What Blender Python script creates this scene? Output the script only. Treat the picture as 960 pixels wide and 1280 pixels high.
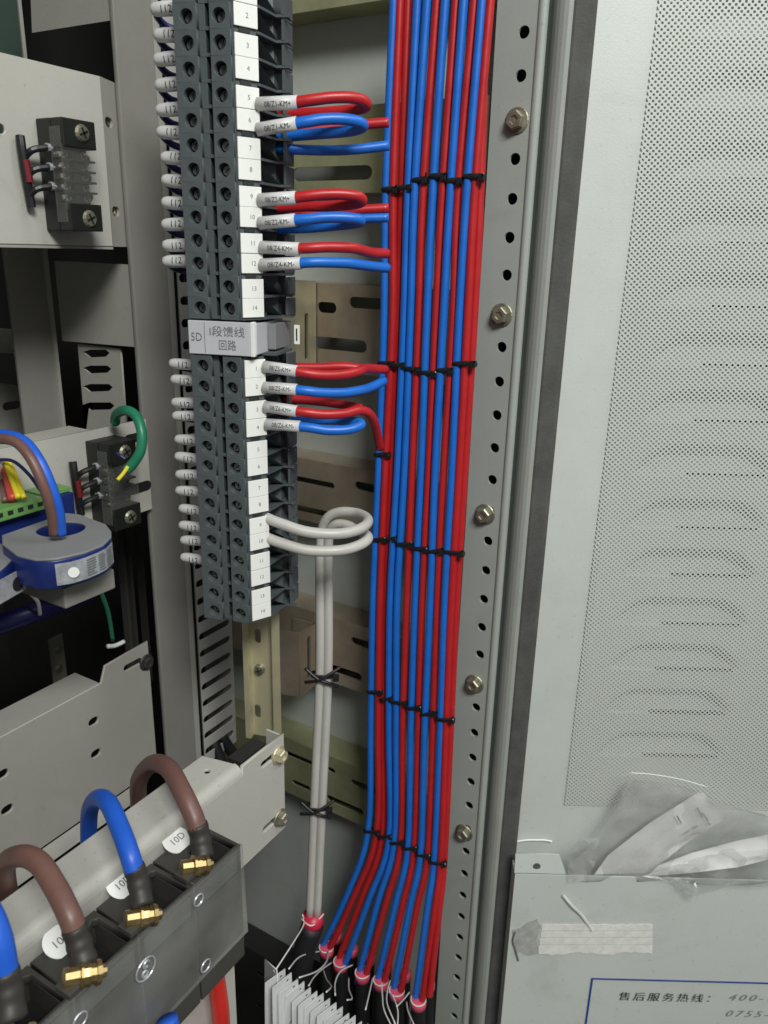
import bpy, bmesh, math, random
from mathutils import Vector, Matrix, noise
from math import sin, cos, pi, radians, atan2, sqrt
random.seed(7)
for o in list(bpy.data.objects): bpy.data.objects.remove(o)
S = bpy.context.scene
COL = S.collection
# ------------------------------------------------------------------ camera
FL = 980.0
TH, RHO, HD = radians(18.4), radians(1.5), radians(59.4)
ZC = 1.30
C0 = Vector((0, 0, ZC))
H = Vector((sin(HD), cos(HD), 0)); R = Vector((cos(HD), -sin(HD), 0)); Z = Vector((0, 0, 1))
fw = cos(TH)*H - sin(TH)*Z; u0 = sin(TH)*H + cos(TH)*Z
cr = R*cos(RHO) + u0*sin(RHO); cu = u0*cos(RHO) - R*sin(RHO)
cam = bpy.data.cameras.new('camera'); camo = bpy.data.objects.new('camera', cam); COL.objects.link(camo)
M = Matrix.Identity(4)
for i, v in enumerate((cr, cu, -fw)):
    for j in range(3): M[j][i] = v[j]
M.translation = C0
camo.matrix_world = M
cam.sensor_fit = 'VERTICAL'; cam.sensor_height = 32; cam.sensor_width = 24; cam.lens = 32*FL/1280
cam.clip_start = .01; cam.clip_end = 50
cam.dof.use_dof = True; cam.dof.focus_distance = .42; cam.dof.aperture_fstop = 14
S.camera = camo
# ------------------------------------------------------------------ world, lamps, exposure
W = bpy.data.worlds.new('World'); S.world = W; W.use_nodes = True
W.node_tree.nodes['Background'].inputs[0].default_value = (.94, 1, .955, 1)
W.node_tree.nodes['Background'].inputs[1].default_value = .23
S.view_settings.view_transform = 'Standard'; S.view_settings.look = 'None'; S.view_settings.gamma = 1
S.view_settings.use_curve_mapping = False; S.view_settings.exposure = 0
def area(name, F_, R_, z, tF, tR, tz, size, power, col=(1, 1, 1), size_y=None):
    l = bpy.data.lights.new(name, 'AREA'); l.energy = power; l.color = col; l.size = size
    if size_y: l.shape = 'RECTANGLE'; l.size_y = size_y
    o = bpy.data.objects.new(name, l); COL.objects.link(o)
    p = H*F_ + R*R_ + Z*(ZC + z); t = H*tF + R*tR + Z*(ZC + tz)
    o.location = p; o.rotation_euler = (t - p).to_track_quat('-Z', 'Y').to_euler()
    return o
area('overhead_light', -.70, .38, .92, .4, .05, -.1, .5, 23, (.985, 1, .955), .35)
area('overhead_light', .12, 1.0, 1.15, .45, .1, -.2, .4, 5.5, (.95, 1, .98), .5)  # added light from above for the door and its louvres
# ------------------------------------------------------------------ pixel rays to points on the real planes of the cabinet
def ray(px, py): return fw + (px-480)/FL*cr + (640-py)/FL*cu
def PL(px, py, n, c):
    d = ray(px, py); return C0 + d*((c - C0.dot(n))/d.dot(n))
X_, Y_ = Vector((1, 0, 0)), Vector((0, 1, 0))
def PX(px, py, x): return PL(px, py, X_, x)
def PY(px, py, y): return PL(px, py, Y_, y)
def PZ(px, py, z): return PL(px, py, Z, z)
def Q(px, py, F): return PL(px, py, H, F)
def frame(o, ux, uy):
    ux = ux.normalized(); uz = ux.cross(uy).normalized(); uy = uz.cross(ux)
    m = Matrix.Identity(4)
    for i, v in enumerate((ux, uy, uz)):
        for j in range(3): m[j][i] = v[j]
    m.translation = o
    return m
# ------------------------------------------------------------------ materials
def mat(name, col, rough=.5, metal=0, noise_s=0, noise_a=.12, bump=0, bump_s=200, coat=0, spec=.5, col2=None, trans=0, sss=0, dirt=0):
    m = bpy.data.materials.new(name); m.use_nodes = True; nt = m.node_tree; b = nt.nodes['Principled BSDF']
    b.inputs['Base Color'].default_value = (*col, 1); b.inputs['Roughness'].default_value = rough; b.inputs['Metallic'].default_value = metal
    b.inputs['Specular IOR Level'].default_value = spec
    if coat: b.inputs['Coat Weight'].default_value = coat; b.inputs['Coat Roughness'].default_value = .15
    if trans: b.inputs['Transmission Weight'].default_value = trans
    if sss: b.inputs['Subsurface Weight'].default_value = sss; b.inputs['Subsurface Radius'].default_value = (.002, .002, .002)
    tc = nt.nodes.new('ShaderNodeTexCoord')
    if noise_s:
        n = nt.nodes.new('ShaderNodeTexNoise'); n.inputs['Scale'].default_value = noise_s; n.inputs['Detail'].default_value = 6; n.inputs['Roughness'].default_value = .65
        nt.links.new(tc.outputs['Object'], n.inputs['Vector'])
        r = nt.nodes.new('ShaderNodeValToRGB'); r.color_ramp.elements[0].position = .3; r.color_ramp.elements[1].position = .7
        c2 = col2 or tuple(c*(1-2*noise_a) for c in col)
        r.color_ramp.elements[0].color = (*c2, 1); r.color_ramp.elements[1].color = (*[min(1, c*(1 + noise_a*.5)) for c in col], 1)
        nt.links.new(n.outputs['Fac'], r.inputs['Fac']); nt.links.new(r.outputs['Color'], b.inputs['Base Color'])
        mr = nt.nodes.new('ShaderNodeMapRange'); mr.inputs['To Min'].default_value = max(.05, rough-.12); mr.inputs['To Max'].default_value = min(1, rough+.15)
        nt.links.new(n.outputs['Fac'], mr.inputs['Value']); nt.links.new(mr.outputs['Result'], b.inputs['Roughness'])
    if dirt:
        src = b.inputs['Base Color'].links[0].from_socket
        n3 = nt.nodes.new('ShaderNodeTexNoise'); n3.inputs['Scale'].default_value = 11; n3.inputs['Detail'].default_value = 9; n3.inputs['Distortion'].default_value = 1.2; n3.inputs['Roughness'].default_value = .7
        nt.links.new(tc.outputs['Object'], n3.inputs['Vector'])
        m3 = nt.nodes.new('ShaderNodeMapRange'); m3.inputs['From Min'].default_value = .54; m3.inputs['From Max'].default_value = .74; m3.inputs['To Max'].default_value = dirt; nt.links.new(n3.outputs['Fac'], m3.inputs['Value'])
        n4 = nt.nodes.new('ShaderNodeTexNoise'); n4.inputs['Scale'].default_value = 420; n4.inputs['Detail'].default_value = 2; nt.links.new(tc.outputs['Object'], n4.inputs['Vector'])
        m4 = nt.nodes.new('ShaderNodeMapRange'); m4.inputs['From Min'].default_value = .66; m4.inputs['From Max'].default_value = .74; m4.inputs['To Max'].default_value = dirt*1.2; nt.links.new(n4.outputs['Fac'], m4.inputs['Value'])
        ad = nt.nodes.new('ShaderNodeMath'); ad.operation = 'ADD'; ad.use_clamp = True; nt.links.new(m3.outputs[0], ad.inputs[0]); nt.links.new(m4.outputs[0], ad.inputs[1])
        mx = nt.nodes.new('ShaderNodeMix'); mx.data_type = 'RGBA'; nt.links.new(ad.outputs[0], mx.inputs[0]); nt.links.new(src, mx.inputs[6]); mx.inputs[7].default_value = (.16, .15, .13, 1)
        nt.links.new(mx.outputs[2], b.inputs['Base Color'])
    if bump:
        n2 = nt.nodes.new('ShaderNodeTexNoise'); n2.inputs['Scale'].default_value = bump_s; n2.inputs['Detail'].default_value = 3
        nt.links.new(tc.outputs['Object'], n2.inputs['Vector'])
        bp = nt.nodes.new('ShaderNodeBump'); bp.inputs['Strength'].default_value = bump; bp.inputs['Distance'].default_value = .0006
        nt.links.new(n2.outputs['Fac'], bp.inputs['Height']); nt.links.new(bp.outputs['Normal'], b.inputs['Normal'])
    return m
m_door = mat('door_paint', (.59, .615, .585), .42, noise_s=14, noise_a=.04, bump=.12, bump_s=900, dirt=0.14)
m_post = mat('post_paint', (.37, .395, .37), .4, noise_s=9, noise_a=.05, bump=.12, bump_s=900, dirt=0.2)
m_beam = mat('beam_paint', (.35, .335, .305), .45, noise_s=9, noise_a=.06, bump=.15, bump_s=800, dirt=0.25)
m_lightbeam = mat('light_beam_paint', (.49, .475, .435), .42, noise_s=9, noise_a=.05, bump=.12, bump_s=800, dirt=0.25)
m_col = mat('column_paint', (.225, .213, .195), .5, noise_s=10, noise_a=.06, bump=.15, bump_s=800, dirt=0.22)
m_wall = mat('wall_paint', (.43, .455, .43), .5, noise_s=5, noise_a=.06, bump=.1, bump_s=600, dirt=0.2)
m_dark = mat('dark_paint_and_shade', (.022, .022, .02), .7, noise_s=8, noise_a=.2)  # near-black colour holds the interior shade; a real dark channel uses it too
m_darkgreen = mat('dark_green_paint', (.03, .055, .045), .6, noise_s=8, noise_a=.2)
m_galv = mat('galvanised_steel', (.54, .48, .38), .36, .6, noise_s=14, noise_a=.2, col2=(.37, .28, .21), bump=.1, bump_s=300)
m_zinc = mat('yellow_zinc', (.62, .58, .36), .45, .55, noise_s=22, noise_a=.2, col2=(.55, .50, .38), bump=.1, bump_s=300)
m_zincg = mat('green_zinc', (.46, .46, .28), .38, .55, noise_s=16, noise_a=.2, col2=(.28, .28, .16), bump=.1, bump_s=300)
m_bolt = mat('bolt_steel', (.42, .40, .31), .44, .8, noise_s=150, noise_a=.2)
m_brass = mat('brass', (.62, .46, .22), .36, 1, noise_s=120, noise_a=.15)
m_term = mat('terminal_plastic', (.088, .103, .108), .42, noise_s=60, noise_a=.10, bump=.1, bump_s=500)
m_termd = mat('terminal_plastic_recess', (.02, .024, .025), .6)
m_marker = mat('marker_white', (.86, .86, .83), .5, noise_s=90, noise_a=.02)
m_ink = mat('black_ink', (.03, .03, .03), .6)
m_greyink = mat('grey_ink', (.16, .17, .17), .6)
m_plate = mat('name_plate_plastic', (.56, .56, .60), .3, noise_s=40, noise_a=.04)
m_sleeve = mat('sleeve_white', (.62, .61, .61), .38, noise_s=120, noise_a=.05, sss=.1)
m_red = mat('red_pvc', (.47, .016, .02), .36, noise_s=60, noise_a=.07, bump=.08, bump_s=350)
m_blue = mat('blue_pvc', (.012, .15, .62), .36, noise_s=60, noise_a=.07, bump=.08, bump_s=350)
m_dblue = mat('dark_blue_pvc', (.02, .02, .10), .4)
m_cblue = mat('power_cable_blue', (.015, .11, .60), .42, noise_s=40, noise_a=.08, bump=.1, bump_s=300)
m_brown = mat('power_cable_brown', (.17, .085, .07), .42, noise_s=40, noise_a=.1, bump=.1, bump_s=300)
m_grey = mat('grey_cable_jacket', (.52, .50, .47), .38, noise_s=50, noise_a=.05, bump=.1, bump_s=300)
m_black = mat('black_nylon', (.012, .012, .013), .4)
m_rubber = mat('gasket_foam', (.085, .085, .08), .85, noise_s=60, noise_a=.18, bump=.4, bump_s=700)
m_shrink = mat('black_heat_shrink', (.035, .03, .028), .5, noise_s=60, noise_a=.15, bump=.3, bump_s=120)
m_jacket = mat('black_cable_jacket', (.012, .012, .014), .55, noise_s=60, noise_a=.15)
m_pink = mat('pink_sleeve', (.72, .10, .17), .4, noise_s=90, noise_a=.08)
m_pinkred = mat('crimson_sleeve', (.55, .02, .06), .4)
m_string = mat('white_string', (.72, .70, .68), .7)
m_tag = mat('paper_tag', (.70, .70, .71), .6, noise_s=50, noise_a=.04)
m_duct = mat('duct_plastic', (.40, .39, .38), .45, noise_s=15, noise_a=.05)
m_fuse = mat('fuse_housing', (.055, .052, .048), .5, noise_s=30, noise_a=.12, bump=.1, bump_s=400)
m_fused = mat('fuse_recess', (.008, .008, .008), .7)
m_ctblue = mat('transformer_blue', (.010, .022, .14), .35, noise_s=20, noise_a=.08)
m_ctgrey = mat('transformer_grey', (.22, .22, .23), .5, noise_s=30, noise_a=.06)
m_green = mat('green_connector', (.13, .28, .08), .45)
m_gwire = mat('green_pvc', (.02, .20, .11), .4)
m_yellow = mat('yellow_pvc', (.75, .62, .03), .4)
m_orange = mat('coral_pvc', (.50, .05, .04), .4)
m_foil = mat('paper_foil', (.88, .87, .82), .5, noise_s=160, noise_a=.10, bump=.3, bump_s=300)
m_ledge = mat('pocket_paint', (.61, .64, .61), .42, noise_s=6, noise_a=.03, bump=.12, bump_s=900, dirt=0.2)
m_frameink = mat('blue_print', (.02, .05, .28), .5)
m_indigo = mat('indigo_bar', (.012, .012, .11), .4)
m_silver = mat('silver_label', (.55, .56, .60), .3, .4, noise_s=200, noise_a=.2)
m_redtape = mat('red_tape', (.72, .03, .02), .35, noise_s=40, noise_a=.1)
def glassy(name, col, alpha, rough, noise_s=0, mix2=None):
    m = bpy.data.materials.new(name); m.use_nodes = True; nt = m.node_tree; b = nt.nodes['Principled BSDF']
    b.inputs['Base Color'].default_value = (*col, 1); b.inputs['Roughness'].default_value = rough; b.inputs['Alpha'].default_value = alpha
    if noise_s:
        tc = nt.nodes.new('ShaderNodeTexCoord'); n = nt.nodes.new('ShaderNodeTexNoise'); n.inputs['Scale'].default_value = noise_s; n.inputs['Detail'].default_value = 5
        nt.links.new(tc.outputs['Object'], n.inputs['Vector'])
        mr = nt.nodes.new('ShaderNodeMapRange'); mr.inputs['From Min'].default_value = .35; mr.inputs['From Max'].default_value = .7
        mr.inputs['To Min'].default_value = mix2[0]; mr.inputs['To Max'].default_value = mix2[1]
        nt.links.new(n.outputs['Fac'], mr.inputs['Value']); nt.links.new(mr.outputs['Result'], b.inputs['Alpha'])
        b2 = nt.nodes.new('ShaderNodeBump'); b2.inputs['Distance'].default_value = .0012; b2.inputs['Strength'].default_value = .3
        nt.links.new(n.outputs['Fac'], b2.inputs['Height']); nt.links.new(b2.outputs['Normal'], b.inputs['Normal'])
    return m
m_acryl = glassy('smoked_acrylic', (.33, .33, .315), .5, .16, 13, (.08, .74))
m_clear = glassy('clear_cover', (.45, .45, .42), .08, .06)
def film_material():
    m = bpy.data.materials.new('plastic_bag'); m.use_nodes = True; nt = m.node_tree; N = nt.nodes.new; L = nt.links.new
    nt.nodes.remove(nt.nodes['Principled BSDF']); out = nt.nodes['Material Output']
    tc = N('ShaderNodeTexCoord'); n = N('ShaderNodeTexNoise'); n.inputs['Scale'].default_value = 28; n.inputs['Detail'].default_value = 5; L(tc.outputs['Object'], n.inputs['Vector'])
    mr = N('ShaderNodeMapRange'); mr.inputs['From Min'].default_value = .4; mr.inputs['From Max'].default_value = .72; mr.inputs['To Min'].default_value = .06; mr.inputs['To Max'].default_value = .46; L(n.outputs['Fac'], mr.inputs['Value'])
    v = N('ShaderNodeTexNoise'); v.noise_type = 'RIDGED_MULTIFRACTAL'; v.inputs['Scale'].default_value = 45; v.inputs['Detail'].default_value = 3; L(tc.outputs['Object'], v.inputs['Vector'])
    bp = N('ShaderNodeBump'); bp.inputs['Strength'].default_value = .5; bp.inputs['Distance'].default_value = .0012; L(v.outputs['Fac'], bp.inputs['Height'])
    tr = N('ShaderNodeBsdfTransparent'); d1 = N('ShaderNodeBsdfDiffuse'); d1.inputs['Color'].default_value = (.95, .94, .94, 1); d2 = N('ShaderNodeBsdfTranslucent'); d2.inputs['Color'].default_value = (.95, .94, .94, 1)
    df = N('ShaderNodeMixShader'); df.inputs[0].default_value = .5; L(d1.outputs[0], df.inputs[1]); L(d2.outputs[0], df.inputs[2])
    gl = N('ShaderNodeBsdfGlossy'); gl.inputs['Roughness'].default_value = .14; L(bp.outputs['Normal'], gl.inputs['Normal'])
    m1 = N('ShaderNodeMixShader'); L(mr.outputs['Result'], m1.inputs[0]); L(tr.outputs[0], m1.inputs[1]); L(df.outputs[0], m1.inputs[2])
    lw = N('ShaderNodeLayerWeight'); lw.inputs['Blend'].default_value = .5; L(bp.outputs['Normal'], lw.inputs['Normal'])
    pw = N('ShaderNodeMath'); pw.operation = 'POWER'; pw.inputs[1].default_value = 2.5; L(lw.outputs['Facing'], pw.inputs[0])
    fr = N('ShaderNodeMath'); fr.operation = 'MULTIPLY_ADD'; fr.inputs[1].default_value = .5; fr.inputs[2].default_value = .10; L(pw.outputs[0], fr.inputs[0])
    m2 = N('ShaderNodeMixShader'); L(fr.outputs[0], m2.inputs[0]); L(m1.outputs[0], m2.inputs[1]); L(gl.outputs[0], m2.inputs[2]); L(m2.outputs[0], out.inputs['Surface'])
    return m
m_bag = film_material()
def mesh_material():
    m = bpy.data.materials.new('perforated_sheet'); m.use_nodes = True; nt = m.node_tree; b = nt.nodes['Principled BSDF']
    b.inputs['Base Color'].default_value = (.56, .58, .55, 1); b.inputs['Roughness'].default_value = .45
    N = nt.nodes.new; L = nt.links.new
    tc = N('ShaderNodeTexCoord'); sp = N('ShaderNodeSeparateXYZ'); L(tc.outputs['Object'], sp.inputs[0])
    def mth(op, a, b_=None):
        n = N('ShaderNodeMath'); n.operation = op
        for i, v in enumerate((a, b_)):
            if v is None: continue
            if isinstance(v, (int, float)): n.inputs[i].default_value = v
            else: L(v, n.inputs[i])
        return n.outputs[0]
    pitch = .00165
    k = 2*pi/pitch
    cx = mth('COSINE', mth('MULTIPLY', sp.outputs[0], k/2)); cy = mth('COSINE', mth('MULTIPLY', sp.outputs[1], k/2*1.1))
    hole = mth('GREATER_THAN', mth('MULTIPLY', cx, cy), .24)
    L(mth('SUBTRACT', 1.0, hole), b.inputs['Alpha'])
    return m
m_mesh = mesh_material()
# ------------------------------------------------------------------ scene tree helpers
WM = {}
def thing(name, label, cat, loc=None, group=None, mw=None):
    o = bpy.data.objects.new(name, None); o.empty_display_size = .01; COL.objects.link(o)
    mw = mw or Matrix.Translation(loc); o.matrix_world = mw; WM[o.name] = mw.copy()
    o['label'] = label; o['category'] = cat
    if group: o['group'] = group
    return o
def link(name, me, m, parent=None, local=False, smooth=False, mw=None):
    """mesh in world coordinates (or local=True: in its parent's / own frame mw)"""
    if m: me.materials.clear(); me.materials.append(m)
    if parent is not None:
        if not local: me.transform(WM[parent.name].inverted())
        o = bpy.data.objects.new(name, me); COL.objects.link(o); o.parent = parent; WM[o.name] = WM[parent.name]
    else:
        if mw is None:
            c = sum((v.co for v in me.vertices), Vector())/max(1, len(me.vertices)); mw = Matrix.Translation(c)
        if not local: me.transform(mw.inverted())
        o = bpy.data.objects.new(name, me); COL.objects.link(o); o.matrix_world = mw; WM[o.name] = mw.copy()
    if smooth:
        for p in me.polygons: p.use_smooth = True
    return o
def tag(o, label, cat, group=None):
    o['label'] = label; o['category'] = cat
    if group: o['group'] = group
    return o
def struct(o): o['kind'] = 'structure'; return o
def me_of(bm, name='mesh'):
    bmesh.ops.recalc_face_normals(bm, faces=bm.faces)
    me = bpy.data.meshes.new(name); bm.to_mesh(me); bm.free(); return me
def box_into(bm, fr, a, b, bev=0):
    t = bmesh.new(); bmesh.ops.create_cube(t, size=1)
    for v in t.verts: v.co = Vector([(a[i]+b[i])/2 + v.co[i]*(b[i]-a[i]) for i in range(3)])
    if bev: bmesh.ops.bevel(t, geom=t.edges[:], offset=bev, segments=2, affect='EDGES', profile=.6)
    t.transform(fr); tm = bpy.data.meshes.new('t'); t.to_mesh(tm); t.free(); bm.from_mesh(tm); bpy.data.meshes.remove(tm)
def box(fr, a, b, bev=0):
    bm = bmesh.new(); box_into(bm, fr, a, b, bev); return me_of(bm)
I4 = Matrix.Identity(4)
def sheet(fr, outline, holes=(), t=.0015, bev=0):
    """flat sheet, front face on the frame's z=0, with real holes"""
    cd = bpy.data.curves.new('c', 'CURVE'); cd.dimensions = '2D'; cd.fill_mode = 'BOTH'
    for pts in (outline, *holes):
        s = cd.splines.new('POLY'); s.points.add(len(pts)-1); s.use_cyclic_u = True
        for i, p in enumerate(pts): s.points[i].co = (p[0], p[1], 0, 1)
    cd.extrude = t/2 - bev; cd.bevel_depth = bev; cd.bevel_resolution = 1
    if bev: cd.offset = -bev
    o = bpy.data.objects.new('c', cd); me = bpy.data.meshes.new_from_object(o)
    bpy.data.objects.remove(o); bpy.data.curves.remove(cd)
    me.transform(Matrix.Translation((0, 0, -t/2))); me.transform(fr)
    return me
def rect(x0, y0, x1, y1): return [(x0, y0), (x1, y0), (x1, y1), (x0, y1)]
def circ(x, y, r, n=16, ry=None): return [(x + r*cos(2*pi*i/n), y + (ry or r)*sin(2*pi*i/n)) for i in range(n)]
def slot(x0, y0, x1, y1, r, n=6):
    a = atan2(y1-y0, x1-x0)
    return [(x1 + r*cos(a - pi/2 + pi*i/n), y1 + r*sin(a - pi/2 + pi*i/n)) for i in range(n+1)] + [(x0 + r*cos(a + pi/2 + pi*i/n), y0 + r*sin(a + pi/2 + pi*i/n)) for i in range(n+1)]
def join(*mes):
    bm = bmesh.new()
    for me in mes: bm.from_mesh(me); bpy.data.meshes.remove(me)
    me = bpy.data.meshes.new('mesh'); bm.to_mesh(me); bm.free(); return me
def smoothpath(pts, n=6, closed=False):
    P = [Vector(p) for p in pts]; out = []
    if len(P) < 3: return P
    N = len(P); rng = range(N if closed else N-1)
    for i in rng:
        if closed: p0, p1, p2, p3 = P[i-1], P[i], P[(i+1) % N], P[(i+2) % N]
        else: p0 = P[i-1] if i else P[0]*2-P[1]; p1 = P[i]; p2 = P[i+1]; p3 = P[i+2] if i+2 < N else P[-1]*2-P[-2]
        for k in range(n):
            t = k/n
            out.append(.5*((2*p1) + (p2-p0)*t + (2*p0-5*p1+4*p2-p3)*t*t + (3*p1-p0-3*p2+p3)*t**3))
    if not closed: out.append(P[-1])
    return out
def tube_into(bm, pts, rad, seg=12, cap=True, closed=False, flat=None):
    """tube along pts; rad number or list; flat=(normal, k) squashes the section along normal"""
    n = len(pts); rings = []
    T = []
    for i in range(n):
        if closed: t = pts[(i+1) % n] - pts[i-1]
        else: t = pts[min(i+1, n-1)] - pts[max(i-1, 0)]
        T.append(t.normalized())
    nn = T[0].orthogonal().normalized() if flat is None else None
    for i in range(n):
        if flat is not None: nn = (flat[0] - T[i]*flat[0].dot(T[i])).normalized()
        else: nn = (nn - T[i]*nn.dot(T[i])).normalized()
        b = T[i].cross(nn); r = rad[i] if isinstance(rad, (list, tuple)) else rad
        k = flat[1] if flat else 1
        rings.append([bm.verts.new(pts[i] + (nn*cos(2*pi*j/seg)*k + b*sin(2*pi*j/seg))*r) for j in range(seg)])
    for i in range(n if closed else n-1):
        a, c = rings[i], rings[(i+1) % n]
        for j in range(seg): bm.faces.new((a[j], a[(j+1) % seg], c[(j+1) % seg], c[j]))
    if cap and not closed: bm.faces.new(rings[0][::-1]); bm.faces.new(rings[-1])
def tube(pts, rad, seg=12, sm=6, **k):
    bm = bmesh.new(); tube_into(bm, smoothpath(pts, sm) if sm else [Vector(p) for p in pts], rad, seg, **k); return me_of(bm)
def lathe(fr, prof, seg=16):
    bm = bmesh.new(); rings = []
    for r, z in prof: rings.append([bm.verts.new(fr @ Vector((r*cos(2*pi*j/seg), r*sin(2*pi*j/seg), z))) for j in range(seg)])
    for a, c in zip(rings, rings[1:]):
        for j in range(seg): bm.faces.new((a[j], a[(j+1) % seg], c[(j+1) % seg], c[j]))
    bm.faces.new(rings[0][::-1]); bm.faces.new(rings[-1]); return me_of(bm)
FONT_CJK = None
def text(fr, s, size, width=None, align='CENTER', t=.0001, slant=0, cyl=None, bold=0, space=1):
    cd = bpy.data.curves.new('t', 'FONT'); cd.body = s; cd.size = size; cd.align_x = align; cd.align_y = 'CENTER'; cd.shear = slant; cd.resolution_u = 2
    cd.offset = bold; cd.space_character = space
    o = bpy.data.objects.new('t', cd); me = bpy.data.meshes.new_from_object(o); bpy.data.objects.remove(o); bpy.data.curves.remove(cd)
    if width and me.vertices:
        xs = [v.co.x for v in me.vertices]; w = max(xs)-min(xs); k = width/w
        for v in me.vertices: v.co.x *= k
    if cyl:
        bm = bmesh.new(); bm.from_mesh(me)
        for k in range(-6, 7):
            bmesh.ops.bisect_plane(bm, geom=bm.verts[:]+bm.edges[:]+bm.faces[:], plane_co=(0, k*size*.075, 0), plane_no=(0, 1, 0))
        bmesh.ops.triangulate(bm, faces=bm.faces); bm.to_mesh(me); bm.free()
        for v in me.vertices:
            a = v.co.y/cyl; v.co = Vector((v.co.x, cyl*sin(a), cyl*cos(a)-cyl))
    me.transform(fr); return me
def xsect(pts, z0, z1, frameit=False):
    """closed plan outline [(x,y)] raised from z0 to z1"""
    bm = bmesh.new(); a = [bm.verts.new((x, y, z0)) for x, y in pts]; b = [bm.verts.new((x, y, z1)) for x, y in pts]; n = len(pts)
    for i in range(n): bm.faces.new((a[i], a[(i+1) % n], b[(i+1) % n], b[i]))
    bm.faces.new(a[::-1]); bm.faces.new(b); return me_of(bm)
# bolt head: hexagonal with washer, axis = frame z
def bolt_mesh(fr, r=.006, h=.004, washer=True, phillips=False):
    a = lathe(fr, [(r*1.35, -.001), (r*1.35, .0002), (r*1.25, .0007), (r*.9, .0007)], 20) if washer else None
    bm = bmesh.new(); n = 6; rings = []
    for rr, z in ((r, .0005), (r, h*.85), (r*.86, h), (r*.5, h), (r*.42, h*.8)):
        rings.append([bm.verts.new(fr @ Vector((rr*cos(2*pi*j/n + .3), rr*sin(2*pi*j/n + .3), z))) for j in range(n)])
    for x, c in zip(rings, rings[1:]):
        for j in range(n): bm.faces.new((x[j], x[(j+1) % n], c[(j+1) % n], c[j]))
    bm.faces.new(rings[0][::-1]); bm.faces.new(rings[-1]); b = me_of(bm)
    return join(a, b) if washer else b
def screw_mesh(fr, r, h=.001, cross=True, a0=.4):
    base = lathe(fr, [(r*1.02, -.003), (r, 0), (r*.8, h), (r*.3, h*1.15)], 14)
    bm = bmesh.new()
    for a in ((a0, a0+pi/2) if cross else (a0,)):
        m = fr @ Matrix.Translation((0, 0, h*1.05)) @ Matrix.Rotation(a, 4, 'Z')
        box_into(bm, m, (-r*.62, -r*.12, -h*.5), (r*.62, r*.12, h*.25))
    return base, me_of(bm)
# ================================================================== STRUCTURE
XP, XW, YC = .431, .458, .372
ztop, zbot = ZC + .36, ZC - .75
# side wall sheet behind everything on the wires' side
struct(link('side_wall', box(I4, (XW, .152, zbot), (XW+.002, .455, ztop+.1)), m_wall))
struct(link('rear_side_wall', box(I4, (XW, .456, zbot), (XW+.002, .75, ztop+.1)), m_dark))  # this and the cabinet walls below carry interior shade in their colour
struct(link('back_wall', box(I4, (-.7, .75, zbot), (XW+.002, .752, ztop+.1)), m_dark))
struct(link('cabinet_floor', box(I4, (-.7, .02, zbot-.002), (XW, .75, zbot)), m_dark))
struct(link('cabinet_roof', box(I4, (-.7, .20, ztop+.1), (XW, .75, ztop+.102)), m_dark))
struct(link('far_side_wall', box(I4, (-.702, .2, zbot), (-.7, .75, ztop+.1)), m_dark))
struct(link('room_floor', box(I4, (-3, -4, zbot-.15), (4, .0, zbot-.148)), mat('room_floor', (.10, .10, .095), .6, noise_s=3)))
# ------------------------------------------------------------------ perforated front post and frame profile
pa = PX(622, 0, XP); pb = PX(674, 0, XP)
Ya, Yb = pa.y, pb.y          # Ya deeper, Yb front
fr_post = frame(Vector((XP, Yb, ZC)), Vector((0, 1, 0)), Z)  # ux=+Y, uz=+X -> flip
fr_post = frame(Vector((XP, 0, ZC)), Vector((0, -1, 0)), Z)   # ux=-Y, uy=Z, uz=ux x uy = -X (towards the camera)
post = thing('front_post', 'grey painted upright with a row of round holes beside the door gasket', 'cabinet post', Vector((XP, Yb, zbot)))
holes = []; hole_z = []
d0 = PX(655, 40, XP)
zz = d0.z; yy = d0.y
for i in range(-3, 45): holes.append(circ(-yy, zz - ZC - .02*i, .0031, 14))
bolts_i = (2, 7, 13, 19, 25)
link('post_sheet', sheet(fr_post, rect(-Ya, zbot-ZC, -Yb, ztop-ZC), holes, .0018), m_post, post)
link('post_return', box(I4, (XP+.0003, Ya-.0015, zbot), (XP+.024, Ya, ztop)), m_post, post)
link('post_backing', box(I4, (XP+.026, Yb-.012, zbot), (XP+.0265, Ya-.002, ztop)), m_termd, post)
for px, py in ((646, 151), (627, 394), (606, 643), (593, 855), (580, 1041), (570, -40)):
    p = PX(px, py, XP-.0003)
    link('bolt', bolt_mesh(frame(p, -Y_, Z), .0050, .0046), m_bolt, post)
def FR(px, F, py=0):
    p = Q(px, py, F); return (p.x, p.y)
# frame lip: bead, groove and curved door-frame edge, built as vertical extrusions
def strip(name, pts, m, parent, smooth=True):
    me = xsect(pts, zbot, ztop); return link(name, me, m, parent)
Fb = (PX(674, 0, XP)).dot(H)
def Rof(px, F): return Q(px, 0, F).dot(R)
def plan(F, Rr): v = H*F + R*Rr; return (v.x, v.y)
r0 = Rof(674, Fb); r1 = Rof(687, Fb)
rc = (r0+r1)/2; rr = (r1-r0)/2
strip('frame_bead', [plan(Fb - rr*cos(a), rc + rr*sin(a)*1.02) for a in [(-.5 + i/10)*pi for i in range(11)]] + [plan(Fb+.01, r1), plan(Fb+.01, r0)], m_post, post)
r2 = Rof(693, Fb); r3 = Rof(716, Fb-.004)
pts = [plan(Fb+.012, r1+.0003), plan(Fb+.006, r2)]
for i in range(7):
    t = i/6; pts.append(plan(Fb + .004 - .012*sin(t*pi/2), r2 + (r3-r2)*(1-cos(t*pi/2)*.98)))
pts += [plan(Fb+.0, r3+.001), plan(Fb+.016, r3+.001), plan(Fb+.016, r1)]
strip('frame_edge', pts, m_post, post)
FD = Fb + .004       # door inner face
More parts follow.
